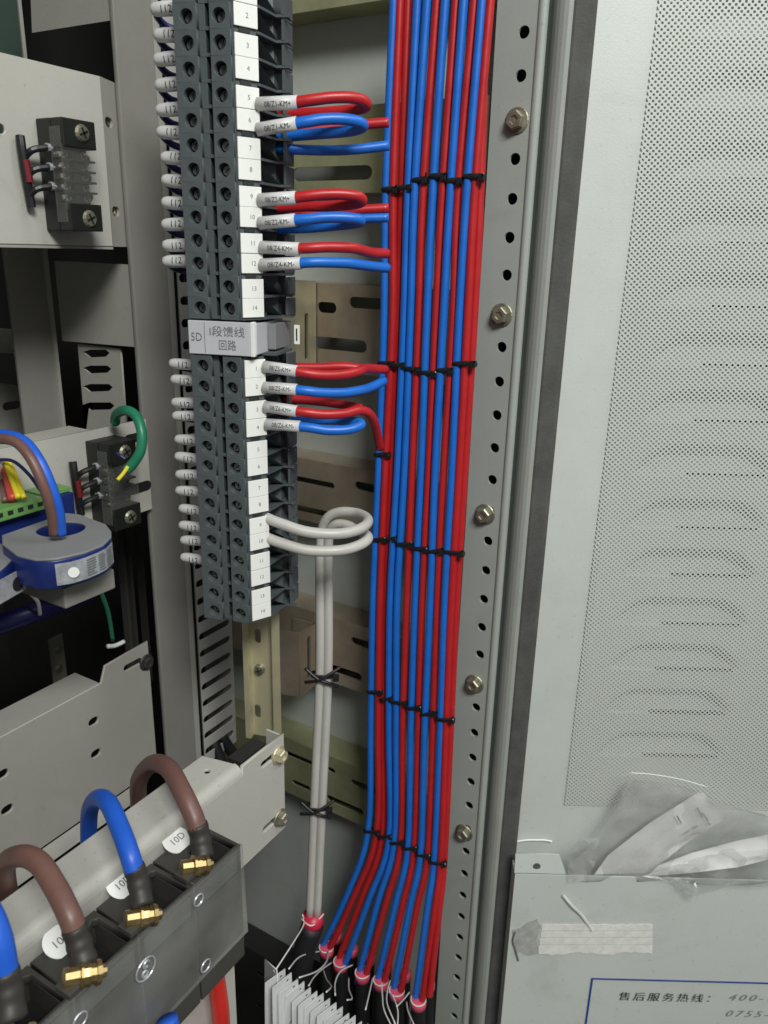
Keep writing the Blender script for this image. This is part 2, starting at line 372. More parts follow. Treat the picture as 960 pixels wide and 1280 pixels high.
# ------------------------------------------------------------------ DOOR (opened outwards), faces the camera
Rg0, Rg1 = Rof(716, FD-.006), Rof(748, FD-.004)
door = thing('cabinet_door', 'pale grey open steel door with fine perforated panel over louvres', 'door', H*FD + R*Rg1 + Z*zbot)
fD = frame(H*FD + Z*ZC, R, Z)        # local: x = R, y = z, z towards camera
fD_inv = fD.inverted()
def DL(px, py, off=0):
    v = fD_inv @ Q(px, py, FD-off); return (v.x, v.y)
gm = xsect([plan(FD-.006, Rg0+.0005), plan(FD-.0068, Rg0+.002), plan(FD-.0062, Rg1-.003), plan(FD-.0035, Rg1), plan(FD-.0005, Rg1), plan(FD-.0005, Rg0+.0005)], zbot, ztop)
link('gasket', gm, m_rubber, door)
RW = .62
mx0, _ = DL(823, 0); mx1 = RW-.03
_, mzb = DL(720, 1006)
_, mzt = DL(823, -120)
# louvre panel: heightfield pressed away from the viewer, each hood open along part of its lower edge
lou = [(945, 755, 905), (892, 760, 915), (837, 767, 923), (780, 773, 933), (720, 780, 948), (659, 790, 965), (593, 0, 0), (526, 0, 0), (455, 0, 0), (381, 0, 0), (302, 0, 0), (220, 0, 0), (133, 0, 0), (42, 0, 0), (-55, 0, 0)]
LX0, _ = DL(772, 790); LX1, _ = DL(934, 790)
LZ = [DL(850, y, -.003)[1] for y, _, _ in lou]
frame_holes = [rect(mx0+.004, mzb+.004, mx1, mzt)]
link('door_sheet', sheet(fD @ Matrix.Translation((0, 0, -.0006)), rect(Rg0+.002, zbot-ZC, RW, ztop-ZC), frame_holes, .0012), m_door, door)
bm = bmesh.new()
nx, dz = 150, .00115
x0_, x1_ = mx0-.001, mx1+.004; z0_, z1_ = mzb-.002, mzt+.002
nz = int((z1_-z0_)/dz)
hl = .0185
def depth(x, z):
    for lz in LZ:
        if lz <= z < lz+hl:
            hx = (LX1-LX0)/2; cx = (LX0+LX1)/2; u = abs(x-cx)/hx
            if u >= 1: return 0
            h = hl*(1-max(0, (u-.45)/.55)**2.2)       # arch shape
            s = (z-lz)/max(h, 1e-5)
            if s >= 1: return 0
            a = 1-s; edge = min(1, (1-u)/.16)
            return .0150*min(1, (1-s)*2.0)*(.18+.82*min(1, s*1.3))*edge if s > 0 else 0
    return 0
V = {}
for j in range(nz+1):
    for i in range(nx+1):
        x = x0_ + (x1_-x0_)*i/nx; z = z0_ + (z1_-z0_)*j/nz
        V[i, j] = bm.verts.new((x, z, -depth(x, z)))
for j in range(nz):
    zc0 = z0_ + (z1_-z0_)*j/nz; zc1 = z0_ + (z1_-z0_)*(j+1)/nz
    step = any(zc0 < lz <= zc1 for lz in LZ)
    for i in range(nx):
        x = x0_ + (x1_-x0_)*(i+.5)/nx
        if step and LX0 + (LX1-LX0)*.36 < x < LX0 + (LX1-LX0)*.96: continue
        bm.faces.new((V[i, j], V[i+1, j], V[i+1, j+1], V[i, j+1]))
me = me_of(bm); me.transform(fD @ Matrix.Translation((0, 0, -.0030)))
link('louvre_panel', me, m_door, door, smooth=True)
link('louvre_shade_sheet', box(fD, (x0_, z0_, -.022), (x1_, z1_, -.021)), m_dark, door)  # added sheet, its dark colour stands for the shade inside the louvre slots
fM = frame(fD @ Vector((mx0, mzb, .0006)), R, Z)
bmm = bmesh.new(); vs = [bmm.verts.new(c) for c in ((0, 0, 0), (mx1-mx0+.01, 0, 0), (mx1-mx0+.01, mzt-mzb, 0), (0, mzt-mzb, 0))]; bmm.faces.new(vs)
mo = link('perforated_panel', me_of(bmm), m_mesh, None, local=True, mw=fM)
mo.parent = door; mo.matrix_parent_inverse = WM[door.name].inverted(); mo.matrix_basis = fM
# document pocket on the door: folded front sheet with a lip
pk = thing('document_pocket', 'folded sheet steel document pocket on the lower door below the perforated panel', 'pocket', fD @ Vector((.2, -.4, .02)))
PKO = .020
_, pz = DL(700, 1094, PKO)
pxl, _ = DL(640, 1094, PKO)
pxl = DL(634, 1180, PKO)[0]
link('pocket_front', sheet(fD @ Matrix.Translation((0, 0, PKO)), rect(pxl+.001, zbot-ZC, RW, pz), (), .0012, .0004), m_ledge, pk)
# top shelf / folded tab at the left end of the pocket with its screw hole
z_t = DL(660, 1073, 0)[1]
tx0, tx1 = DL(640, 1085, .01)[0], DL(704, 1085, .01)[0]
fT = frame(fD @ Vector((tx0, pz+.0004, PKO-.0006)), R, (-H)*-.75 + Z*.55)
fT = frame(fD @ Vector((tx0, pz+.0004, PKO-.0008)), R, H*.12 + Z*.98)
link('pocket_tab', sheet(fT, [(0, 0), (tx1-tx0, 0), (tx1-tx0-.006, .0150), (0, .0150)], [circ((tx1-tx0)*.42, .0052, .0028, 14)], .001), m_ledge, pk)
link('pocket_side', box(fD, (pxl+.001, zbot-ZC, .001), (pxl+.0022, pz-.001, PKO-.0015)), m_ledge, pk)
# dried glue specks above the tab, wire scrap, tape strip
for (x0, y0, x1, y1) in ((645, 1052, 672, 1050), (672, 1050, 690, 1052)):
    a = Q(x0, y0, FD-.001); b = Q(x1, y1, FD-.001)
    link('glue_bead', tube([a, (a+b)/2+Z*.0006, b], [.0006]*13 if False else .0007, 6), m_marker, pk)
fS = fD @ Matrix.Translation((0, 0, PKO+.0002))
def DS(px, py, off=PKO): return DL(px, py, off)
def quad_sheet(pxs, off, t=.0003):
    return sheet(fD @ Matrix.Translation((0, 0, off)), [DL(x, y, off) for x, y in pxs], (), t)
tp = thing('torn_sticker', 'dirty white torn ribbed sticker on the pocket above the blue printed frame', 'sticker', fD @ Vector((*DS(680, 1190), PKO)))
ys = (1156, 1164.5, 1173, 1182, 1193)
for i in range(4):
    y0, y1 = ys[i], ys[i+1]-1.1
    pts = []
    n = 26; xa, xb = 677 - i*1.3, 815.5
    for k in range(n+1): pts.append((xa + (xb-xa)*k/n, y0 + (random.uniform(-.8, .8) if i == 0 else 0)))
    for k in range(n, -1, -1): pts.append((xa + (xb-xa)*k/n, y1 + (random.uniform(-1.5, 1.5) + 1.5*sin(k*.5) if i == 3 else 0)))
    link('sticker_band', quad_sheet(pts, PKO+.0006), m_foil, tp)
link('torn_strip', tube([Q(704, 1119, FD-PKO-.002), Q(716, 1133, FD-PKO-.003), Q(728, 1145, FD-PKO-.002), Q(741, 1164, FD-PKO-.0012)], .0011, 6, flat=(H, .3)), m_foil, tp)
tg = link('dried_tape_residue', quad_sheet([(640, 1163), (651, 1160), (660, 1153), (671, 1149), (676, 1158), (671, 1176), (673, 1192), (660, 1195), (650, 1190), (643, 1194)], PKO+.0004, .0002), mat('tape_residue', (.47, .475, .45), .6, noise_s=200, noise_a=.15), tp)
link('loose_thread', tube([Q(644, 1165, FD-PKO-.001), Q(641, 1176, FD-PKO-.001), Q(644, 1186, FD-PKO-.001), Q(648, 1201, FD-PKO-.001)], .0006, 6), m_greyink, tp)
# printed service notice
pn = thing('service_notice', 'blue outlined printed service hotline notice at the bottom of the door', 'printed notice', fD @ Vector((*DS(740, 1230), PKO)))
nx0, nz0 = DS(739, 1222); nx1 = RW-.01
for a, b in (((nx0, nz0-.0012), (nx1, nz0)), ((nx0, nz0-.12), (nx0+.0014, nz0-.0012))):
    link('frame_line', box(fD, (a[0], a[1], PKO+.0003), (b[0], b[1], PKO+.0006)), m_frameink, pn)
m_paleink = mat('faded_ink', (.26, .27, .26), .6)
def dtext(s, px0, px1, py, size, m, slant=.25):
    a = DS(px0, py); b = DS(px1, py)
    fr = fD @ Matrix.Translation(((a[0]+b[0])/2, a[1], PKO+.0008))
    return link('lettering', text(fr, s, size, abs(b[0]-a[0]), slant=slant, space=1.35), m, pn)
dtext('售后服务热线：', 778, 892, 1245, .0088, m_ink, .08)
dtext('400-1', 910, 966, 1246, .0088, m_paleink, .3)
dtext('0755-2', 906, 972, 1266, .0088, m_paleink, .3)
# ------------------------------------------------------------------ wall brackets (horizontal perforated channels on the side wall)
XB = XP + .003
fB = frame(Vector((XB, 0, ZC)), Vector((0, -1, 0)), Z)
def BL(px, py, x=XB):
    p = PX(px, py, x); return (-p.y, p.z - ZC)
brs = [
 # top px,py ; bottom px,py ; slots ; material ; label
 ((400, -60), (400, 12), [], m_zincg, 'greenish galvanised rail at the very top behind the terminal strip'),
 ((460, 131), (460, 241), [((372, 218), (458, 214), 7), ((372, 160), (420, 158), 5)], m_zincg, 'greenish galvanised slotted rail behind the upper red and blue wire loops'),
 ((400, 354), (400, 462), [((402, 384), (415, 384), 6), ((442, 378), (476, 377), 6), ((398, 428), (452, 432), 7)], m_galv, 'brownish slotted rail beside the upright yellow bracket arm'),
 ((400, 577), (400, 655), [((365, 597), (415, 603), 3.6), ((448, 607), (475, 610), 5), ((365, 633), (408, 640), 4)], m_galv, 'slotted rail just above the grey cable loops'),
 ((430, 776), (430, 858), [((443, 801), (470, 807), 5), ((418, 836), (448, 842), 5.5), ((372, 800), (376, 800), 3)], m_galv, 'slotted rail crossing behind the grey cable below its loops'),
 ((410, 944), (410, 1013), [((360, 942), (388, 952), 4), ((412, 962), (416, 964), 4), ((442, 978), (470, 990), 4.5), ((368, 978), (385, 984), 4), ((412, 998), (450, 1011), 5)], m_zincg, 'greenish slotted rail, the lowest one behind the grey cable'),
]
Yfar = .43
for (t, b, sl, mm, lab) in brs:
    zt = BL(*t)[1]; zb_ = BL(*b)[1]
    hs = []
    for (p, q, r) in sl:
        a = BL(*p); c = BL(*q); hs.append(slot(a[0], (a[1]+c[1])/2*0 + a[1], c[0], a[1], r*.00058))
    yy_ = -Ya - .045
    # more slots nearer the post, behind the wires
    br = thing('slotted_rail', lab, 'mounting rail', Vector((XB, .3, ZC+zb_)), 'slotted rails across the side wall')
    link('rail_web', sheet(fB, rect(-Yfar, zb_, -Ya+.012, zt), hs, .0015), mm, br)
    link('upper_flange', box(I4, (XB+.0002, Ya-.010, ZC+zt-.0017), (XW-.0005, Yfar, ZC+zt-.0002)), mm, br)
    link('lower_flange', box(I4, (XB+.0002, Ya-.010, ZC+zb_+.0002), (XW-.0005, Yfar, ZC+zb_+.0017)), mm, br)
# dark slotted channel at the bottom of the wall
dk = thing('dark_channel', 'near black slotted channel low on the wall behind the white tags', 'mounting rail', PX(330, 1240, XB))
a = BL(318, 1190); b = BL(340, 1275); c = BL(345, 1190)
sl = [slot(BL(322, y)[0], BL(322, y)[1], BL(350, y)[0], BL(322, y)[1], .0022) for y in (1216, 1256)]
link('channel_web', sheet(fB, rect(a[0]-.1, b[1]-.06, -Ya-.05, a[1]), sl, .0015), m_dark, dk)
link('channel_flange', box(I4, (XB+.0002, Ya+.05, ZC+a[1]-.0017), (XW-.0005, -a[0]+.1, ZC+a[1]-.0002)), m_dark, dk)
# ------------------------------------------------------------------ rail of the terminals and its stand-off arms
aw = radians(102)
Wv = H*cos(aw) + R*sin(aw)              # across the strip, left to right
Nv = Wv.cross(Z)                         # towards the viewer
PT = .0105
S0 = Q(232.5, 20, .40)                   # first screw of terminal 2
def SP(px, py, n=0): return PL(px, py, Nv, S0.dot(Nv) + n)
fR = frame(S0, Wv, Z)                    # local x=W, y=z, z=N
fRi = fR.inverted()
def SL(px, py, n=0): v = fRi @ SP(px, py, n); return v.x, v.y
NR = -.040
rail = thing('din_rail', 'yellow zinc plated mounting rail emerging below the lower terminal strip', 'rail', fR @ Vector((.01, -.5, NR)))
xl, zl = SL(303, 800, NR); xr, _ = SL(349, 800, NR)
xl2 = SL(312, 800, NR-.004)[0]; xr2 = SL(343, 800, NR-.004)[0]
zb = SL(325, 925, NR)[1]; zt = .14
hs = [slot(SL(322, y, NR-.005)[0], SL(322, y, NR-.005)[1]-.003, SL(322, y, NR-.005)[0], SL(322, y, NR-.005)[1]+.003, .0021) for y in (889, 795)]
link('rail_web', sheet(fR @ Matrix.Translation((0, 0, NR-.005)), rect(xl2, zb, xr2, zt), hs, .001), m_zinc, rail)
for x0, x1 in ((xl, xl2), (xr2, xr)):
    link('rail_lip', box(fR, (x0, zb, NR-.001), (x1, zt, NR)), m_zinc, rail)
    xx = x1 if x0 == xl else x0
    link('rail_step', box(fR, (xx-.0005, zb, NR-.005), (xx+.0005, zt, NR-.0002)), m_zinc, rail)
sb, sc = screw_mesh(frame(fR @ Vector((*SL(325, 836, NR-.005), NR-.0045)), Wv, Z), .0036, .0022)
s_ = link('screw', sb, m_bolt, rail); link('cross_recess', sc, m_ink, s_)
def arm(px_w, px_b, yt, yb, mm, lab, px0, F=None, slots=()):
    """angled arm: a plate flush with the rail and a leg running to the wall rail"""
    y_ = PX(px_w, yt, XB).y
    p = PY(px_b, yt, y_)
    t = thing('standoff_arm', lab, 'bracket', Vector((p.x, y_, PY(px_b, yb, y_).z)), 'bent arms that carry the terminal rail')
    z1 = PY(px_b, yt, y_).z; z0 = PY(px_b, yb, y_).z
    Xe = XB-.001
    fr = frame(Vector((0, y_, 0)), X_, Z)     # facing -Y
    hs = []
    for (sx, s0, s1, r) in slots:
        a = PY(sx, s0, y_); b = PY(sx, s1, y_); hs.append(slot(a.x, b.z, a.x, a.z, r))
    link('leg', sheet(fr, rect(p.x, z0, Xe, z1), hs, .0015), mm, t)
    q = PL(px0, yt, Nv, Nv.dot(p)); wl = (p-q).length
    link('plate', box(frame(Vector((p.x, p.y, 0)), Wv, Z), (-wl, z0, -.0016), (-.0002, z1, -.0001)), mm, t)
    link('fold', box(frame(Vector((Xe, y_, 0)), Y_, Z), (.0002, z0, -.0015), (.02, z1, 0)), mm, t)
    return t
arm(395, 374, 792, 872, m_galv, 'bent galvanised arm under the lower terminal strip beside the yellow rail', 350, slots=[(386, 798, 846, .0021)])
arm(396, 368, 352, 462, m_zinc, 'bright yellow edged arm right of the terminal strip behind the gap plate', 340, slots=[(383, 395, 446, .002)])
# ------------------------------------------------------------------ TERMINAL BLOCKS
def term_body():
    P_ = PT; hh = P_/2 - .00001
    parts = []
    w0 = -.0063                                  # left edge, relative to the first screw
    # two screw towers with real holes, deep 6 mm
    for cx, (xa, xb) in ((0, (w0, .0048)), (.0155, (.0110, .0208))):
        parts.append(sheet(I4, rect(xa, -hh, xb, hh), [circ(cx, 0, .0031, 16)], .007, .0001))
        bm = bmesh.new(); box_into(bm, I4, (xa+.0002, -hh+.0002, -.040), (xb-.0002, hh-.0002, -.0072)); parts.append(me_of(bm))
    # valley between the towers: low floor, a thin barrier at one side, ledge step
    bm = bmesh.new()
    box_into(bm, I4, (.0048, -hh, -.040), (.0078, hh, -.0025), .0002)
    box_into(bm, I4, (.0079, -hh, -.040), (.0109, hh, -.0180))
    box_into(bm, I4, (.0079, -hh, -.0102), (.0109, -hh+.0016, -.0022), .0002)
    parts.append(me_of(bm))
    # slanting shoulder carrying the marker, then the wire funnel side
    prof_full = [(.0207, -.0012), (.0222, -.0012), (.0290, -.0095), (.0300, -.0125), (.0325, -.0270), (.0350, -.0272), (.0360, -.040), (.0207, -.040)]
    prof_core = [(.0207, -.0012), (.0222, -.0012), (.0290, -.0095), (.0285, -.0125), (.0250, -.0160), (.0240, -.0270), (.0300, -.0300), (.0310, -.040), (.0207, -.040)]
    def ext(prof, y0, y1):
        bm = bmesh.new(); a = [bm.verts.new((x, y0, z)) for x, z in prof]; b = [bm.verts.new((x, y1, z)) for x, z in prof]; n = len(prof)
        for i in range(n): bm.faces.new((a[i], a[(i+1) % n], b[(i+1) % n], b[i]))
        bm.faces.new(a[::-1]); bm.faces.new(b); return me_of(bm)
    parts.append(ext(prof_full, -hh, -hh+.0011)); parts.append(ext(prof_core, -hh+.0011, hh))
    # diagonal web inside the funnel and small latch nib
    bm = bmesh.new(); vs = []
    for (x, y, z) in ((.0285, hh, -.0125), (.0330, -hh+.0011, -.0268), (.0250, -hh+.0011, -.0268), (.0250, hh, -.0160)): vs.append(bm.verts.new((x, y, z)))
    bm.faces.new(vs)
    box_into(bm, I4, (.0352, -hh, -.0300), (.0385, -hh+.0010, -.0275))
    box_into(bm, I4, (.0350, -hh+.0012, -.0400), (.0362, hh-.0008, -.0275))
    parts.append(me_of(bm))
    return join(*parts)
body_me = term_body(); body_me.materials.append(m_term)
well_me = join(lathe(Matrix.Translation((0, 0, -.0069)), [(.0033, 0), (.0033, .0001)], 14), lathe(Matrix.Translation((.0155, 0, -.0069)), [(.0033, 0), (.0033, .0001)], 14)); well_me.materials.append(m_termd)
def screw_pair(name, bright):
    b, c = screw_mesh(Matrix.Translation((0, 0, -.0046)), .0026, .0009, cross=False, a0=1.2)
    b.materials.append(bright); c.materials.append(m_termd)
    return b, c
m_scr = mat('terminal_screw_dull', (.22, .22, .22), .35, .8, noise_s=200, noise_a=.2)
m_scr2 = mat('terminal_screw_bright', (.42, .42, .40), .35, .9, noise_s=200, noise_a=.2)
scr = screw_pair('s', m_scr); scr2 = screw_pair('s2', m_scr2)
# marker plane: slanting face from (.0222,-.0012) to (.0290,-.0095)
mv = Vector((.0068, 0, -.0083)).normalized()
fMk = frame(Vector((.0222, 0, -.0012)) , mv, Vector((0, 1, 0)))
mk_len = .0112
mk_me = box(fMk, (-.0006, -PT*.43, .0003), (mk_len, PT*.43, .0012), .0002); mk_me.materials.append(m_marker)
clip_me = box(fMk, (.002, PT*.42, -.0002), (.0075, PT*.60, .0006)); clip_me.materials.append(m_termd)
def put(name, me, parent, loc=(0, 0, 0), rot=0):
    o = bpy.data.objects.new(name, me); COL.objects.link(o); o.parent = parent; o.location = loc
    if rot: o.rotation_euler = (0, 0, rot)
    return o
num_cache = {}
def num_mesh(s):
    if s not in num_cache:
        me = text(fMk @ Matrix.Translation((mk_len*.52, 0, .0013)), s, .0030, None); me.materials.append(m_greyink); num_cache[s] = me
    return num_cache[s]
def terminal(k, z, label, bright, odd, group, tilt=0):
    mw = fR @ Matrix.Translation((0, z, 0)) @ Matrix.Rotation(random.uniform(-.004, .004), 4, 'Y')
    t = thing('terminal_block', label, 'terminal block', group=group, mw=mw)
    b = put('body', body_me, t); put('screw_well', well_me, b)
    for i, cx in enumerate((0, .0155)):
        pr = scr2 if (bright and i == 1) else scr
        s = put('screw', pr[0], t, (cx, 0, 0), random.uniform(-.7, .7)); put('slot', pr[1], s)
    dy = (-.00065 if odd else .00065) + random.uniform(-.0001, .0001)
    mk = put('marker', mk_me, t, (0, dy, 0)); put('number', num_mesh(str(k)), mk)
    if not odd: pass
    put('marker_clip', clip_me, t, (0, -.0011 if False else .0, 0))
nth = ['', 'first', 'second', 'third', 'fourth', 'fifth', 'sixth', 'seventh', 'eighth', 'ninth', 'tenth', 'eleventh', 'twelfth', 'thirteenth', 'fourteenth', 'fifteenth']
desc_up = {5: 'beside the uppermost red wire loop', 6: 'beside the uppermost blue wire loop', 9: 'beside the middle red loop', 10: 'beside the middle blue loop', 11: 'beside the lowest red wire', 12: 'beside the lowest blue wire', 14: 'resting directly on the name plate', 13: 'second above the name plate', 7: 'just below the uppermost blue loop', 8: 'just above the middle red loop'}
for k in range(0, 15):
    i = k-2
    terminal(k if k > 0 else 1, -PT*i + 0, f'terminal block with marker {max(k,0)} in the upper row, ' + desc_up.get(k, f'{nth[15-k]} above the name plate') if k > 1 else ('dark grey terminal block cut by the top edge of the frame' if k == 1 else 'dark grey terminal block above the top edge'), k in (7, 8), k % 2 == 1, 'terminal blocks of the upper row') if k > 0 else None
desc_lo = {1: 'directly under the name plate', 2: 'second under the name plate', 3: 'third under the name plate', 4: 'fourth under the name plate', 9: 'fed by the upper grey cable', 10: 'fed by the lower grey cable', 14: 'the bottommost block of the strip'}
for k in range(1, 15):
    i = 14.72 + (k-1)
    terminal(k, -PT*i, f'terminal block with marker {k} in the lower row, ' + desc_lo.get(k, f'{nth[15-k]} from the bottom end'), k in (5, 6, 7, 8, 11, 12), k % 2 == 1, 'terminal blocks of the lower row')
# name plate between the rows
zn = -PT*13.36
tn = thing('name_plate_holder', 'grey end holder with the printed 5D circuit name plate between the rows', 'name plate', mw=fR @ Matrix.Translation((0, zn, 0)))
def L_(name, me, m, par): me.transform(WM[tn.name]); return link(name, me, m, par)
L_('holder_body', box(I4, (-.004, -PT*.72, -.040), (.029, PT*.72, -.0012), .0004), m_plate, tn)
L_('holder_shoulder', box(I4, (.0292, -PT*.60, -.040), (.0335, PT*.62, -.016), .0004), m_ctgrey, tn)
pl = L_('label_plate', box(I4, (-.0065, -PT*.78, -.0008), (.0262, PT*.78, .0009), .0003), m_plate, tn)
cover = L_('clear_edge', box(I4, (.0263, -PT*.80, -.003), (.0282, PT*.80, .0006), .0003), m_marker, tn)
L_('divider_line', box(I4, (.0022, -PT*.72, .0009), (.0024, PT*.72, .0011)), m_greyink, pl)
L_('lettering', text(Matrix.Translation((-.0021, 0, .0011)), '5D', .0058, .0058), m_greyink, pl)
L_('lettering', text(Matrix.Translation((.0142, .0030, .0011)), 'I段馈线', .0054, .0185), m_greyink, pl)
L_('lettering', text(Matrix.Translation((.0142, -.0036, .0011)), '回路', .0054, .0092), m_greyink, pl)
L_('white_clip', box(I4, (.0375, -.005, -.034), (.0405, .005, -.0335)), m_marker, tn)
L_('clip_mark', box(I4, (.0386, -.0032, -.0334), (.0393, .0032, -.0332)), m_ink, tn)
endp = thing('end_bracket', 'thin grey end plate on top of the lower terminal row', 'end plate', mw=fR @ Matrix.Translation((.02, -PT*14.15, -.02)))
me = box(fR, (.012, -PT*14.18, -.035), (.036, -PT*14.05, -.010)); link('plate', me, m_term, endp)
# ------------------------------------------------------------------ marker sleeves and wires
def sleeve_text(parent, p0, p1, r, s, size, frac=.5, lift=.0001, phase=0.0, w=None):
    a = (p1-p0).normalized(); mid = p0.lerp(p1, frac)
    n = (C0-mid); n = (n - a*n.dot(a)).normalized()
    if phase: n = Matrix.Rotation(phase, 3, a) @ n
    up = n.cross(a)
    fr = frame(mid + n*(r+lift), a, up)
    me = text(fr, s, size, w, cyl=r+lift)
    return link('lettering', me, m_ink, parent)
left = [(190, 12), (194, 44), (194, 75), (196, 107), (197, 138), (198, 165), (203, 197), (204, 225), (204, 253), (204, 281), (205, 307), (205, 327)]
left2 = [(213, 454), (215, 474), (216, 503), (217, 520), (220, 549), (220, 570), (221, 593), (221, 613), (225, 635), (225, 656), (227, 675), (227, 696)]
ordn = ['first', 'second', 'third', 'fourth', 'fifth', 'sixth', 'seventh', 'eighth', 'ninth', 'tenth', 'eleventh', 'twelfth']
for rowi, (row, nm) in enumerate(((left, 'upper'), (left2, 'lower'))):
    for i, (px, py) in enumerate(row):
        ns = -.016
        p0 = SP(px, py, ns); r = .0032 if rowi == 0 else .0029
        tilt = random.uniform(-.10, .10) + (.06 if rowi else -.03)
        d = (Wv + Z*tilt*.7 + Nv*.12).normalized(); p1 = p0 + d*.019
        t = thing('marked_wire', f'white sleeved wire end marked 112, {ordn[i]} from the top left of the {nm} row', 'wire', p0, f'white sleeved wires left of the {nm} terminal row')
        rings = [p0 + d*.0, p0 + d*.0012, p0 + d*.004, p1]
        bm = bmesh.new(); tube_into(bm, [p0, p0+d*.0005, p0+d*.0022, p0+d*.0055, p1], [r*.55, r*.78, r*.93, r, r], 14); sl_ = link('sleeve', me_of(bm), m_sleeve, t, smooth=True)
        sleeve_text(sl_, p0, p0 + d*.0155, r, '112', .0046, .60, phase=random.uniform(-.25, .1) if rowi == 0 else random.uniform(.1, .45))
        q = [p0 + d*.003 - Nv*.0008, p0 - d*.0005 - Nv*.005 - Z*.001, p0 + d*.001 - Nv*.012 - Z*.004, p0 + d*.008 - Nv*.018 - Z*.006, p0 + d*.014 - Nv*.030 - Z*.01]
        link('conductor', tube(q, .0017, 8), m_dblue, t, smooth=True)
RWI = .00255
def rwire(row, s0, s1, path, m, s, label, F0=.398, F1=.404, F2=.43, back=True, r=RWI, grp='marked control wires'):
    a = Q(*s0, F0+.004); b = Q(*s1, F0)
    t = thing('control_wire', label, 'wire', b, grp)
    sl_ = link('sleeve', tube([a, b], r*1.18, 14, 0), m_sleeve, t, smooth=True)
    sleeve_text(sl_, a, b, r*1.18, s, .0034, .55, w=(b-a).length*.66, phase=.1)
    n = len(path); P_ = [b - (b-a).normalized()*.002]
    for i, (x, y) in enumerate(path): P_.append(Q(x, y, F0 + (F2-F0)*max(0, (i)/(n-1))**1.6))
    link('insulation', tube(P_, r, 12, 8), m, t, smooth=True)
def plainwire(path, m, label, F=.435, F1=None, r=RWI*.95, name='control_wire', cat='wire', grp='plain wires from the strip to the bundle'):
    n = len(path); P_ = [Q(x, y, F + ((F1 or F)-F)*i/(n-1)) for i, (x, y) in enumerate(path)]
    o = link(name, tube(P_, r, 12, 8), m, smooth=True); return tag(o, label, cat, grp)
rwire(5, (322, 130), (372, 128), [(390, 125), (415, 122), (440, 122), (456, 127), (456, 134), (436, 138), (400, 141), (362, 143), (340, 146)], m_red, '08/Z1-KM+', 'red wire loop with white sleeve at terminal five of the upper row')
rwire(6, (322, 162), (371, 154), [(385, 152), (405, 149), (430, 149), (450, 153), (453, 159), (435, 164), (400, 167), (362, 170), (340, 172)], m_blue, '08/Z1-KM-', 'blue wire loop with white sleeve at terminal six of the upper row')
rwire(9, (324, 250), (370, 247), [(385, 245), (405, 243), (430, 243), (449, 246), (452, 252), (436, 256), (405, 258), (380, 258), (345, 260)], m_red, '08/Z2-KM+', 'red wire loop with white sleeve at terminal nine of the upper row', F2=.42)
rwire(10, (324, 279), (369, 275), [(385, 274), (405, 272), (430, 272), (448, 274), (450, 277), (436, 280), (405, 283), (380, 285), (345, 286)], m_blue, '08/Z2-KM-', 'blue wire loop with white sleeve at terminal ten of the upper row', F2=.42)
rwire(11, (326, 309), (374, 311), [(390, 310), (410, 309), (440, 310), (453, 313), (466, 316), (484, 317)], m_red, '08/Z4-KM+', 'red wire with white sleeve at terminal eleven of the upper row', F2=.427)
rwire(12, (326, 331), (376, 329), [(390, 328), (410, 328), (435, 329), (450, 331), (466, 333), (484, 335)], m_blue, '08/Z4-KM-', 'blue wire with white sleeve at terminal twelve of the upper row', F2=.427)
rwire(1, (330, 458), (371, 464), [(385, 467), (405, 469), (430, 468), (448, 464), (456, 461), (466, 461), (482, 462)], m_red, '08/Z5-KM+', 'red wire with white sleeve at terminal one under the name plate', F2=.435)
rwire(2, (330, 484), (371, 487), [(385, 489), (405, 491), (430, 491), (450, 488), (464, 484), (480, 476)], m_blue, '08/Z5-KM-', 'blue wire with white sleeve at terminal two of the lower row', F2=.435)
rwire(3, (331, 508), (371, 514), [(385, 516), (405, 518), (430, 517), (448, 513), (460, 516), (467, 526), (471, 540), (475, 560)], m_red, '08/Z6-KM+', 'red wire with white sleeve turning down into the bundle at terminal three', F2=.437)
rwire(4, (333, 530), (375, 533), [(390, 535), (410, 538), (435, 537), (450, 532), (449, 528), (430, 526), (400, 525), (362, 523)], m_blue, '08/Z6-KM-', 'short blue wire loop with white sleeve at terminal four of the lower row', F2=.425)
plainwire([(345, 166), (400, 161), (450, 156), (486, 153)], m_red, 'plain red wire passing behind the uppermost blue loop into the bundle')
plainwire([(345, 186), (400, 188), (440, 187), (486, 182)], m_blue, 'plain blue wire below the uppermost loops running straight to the bundle', F=.425, F1=.43)
plainwire([(345, 262), (400, 267), (440, 263), (486, 260)], m_red, 'plain red wire under the middle red loop running to the bundle')
plainwire([(345, 270), (400, 272), (440, 273), (486, 272)], m_blue, 'plain blue wire behind the middle blue loop running to the bundle')
plainwire([(355, 498), (400, 502), (435, 507), (452, 511)], m_red, 'short plain red wire above the third sleeved wire of the lower row', F=.427, F1=.42)
plainwire([(370, 459), (400, 459), (430, 458), (456, 461)], m_red, 'plain red wire hugging the first sleeved red wire of the lower row', F=.425, F1=.427)
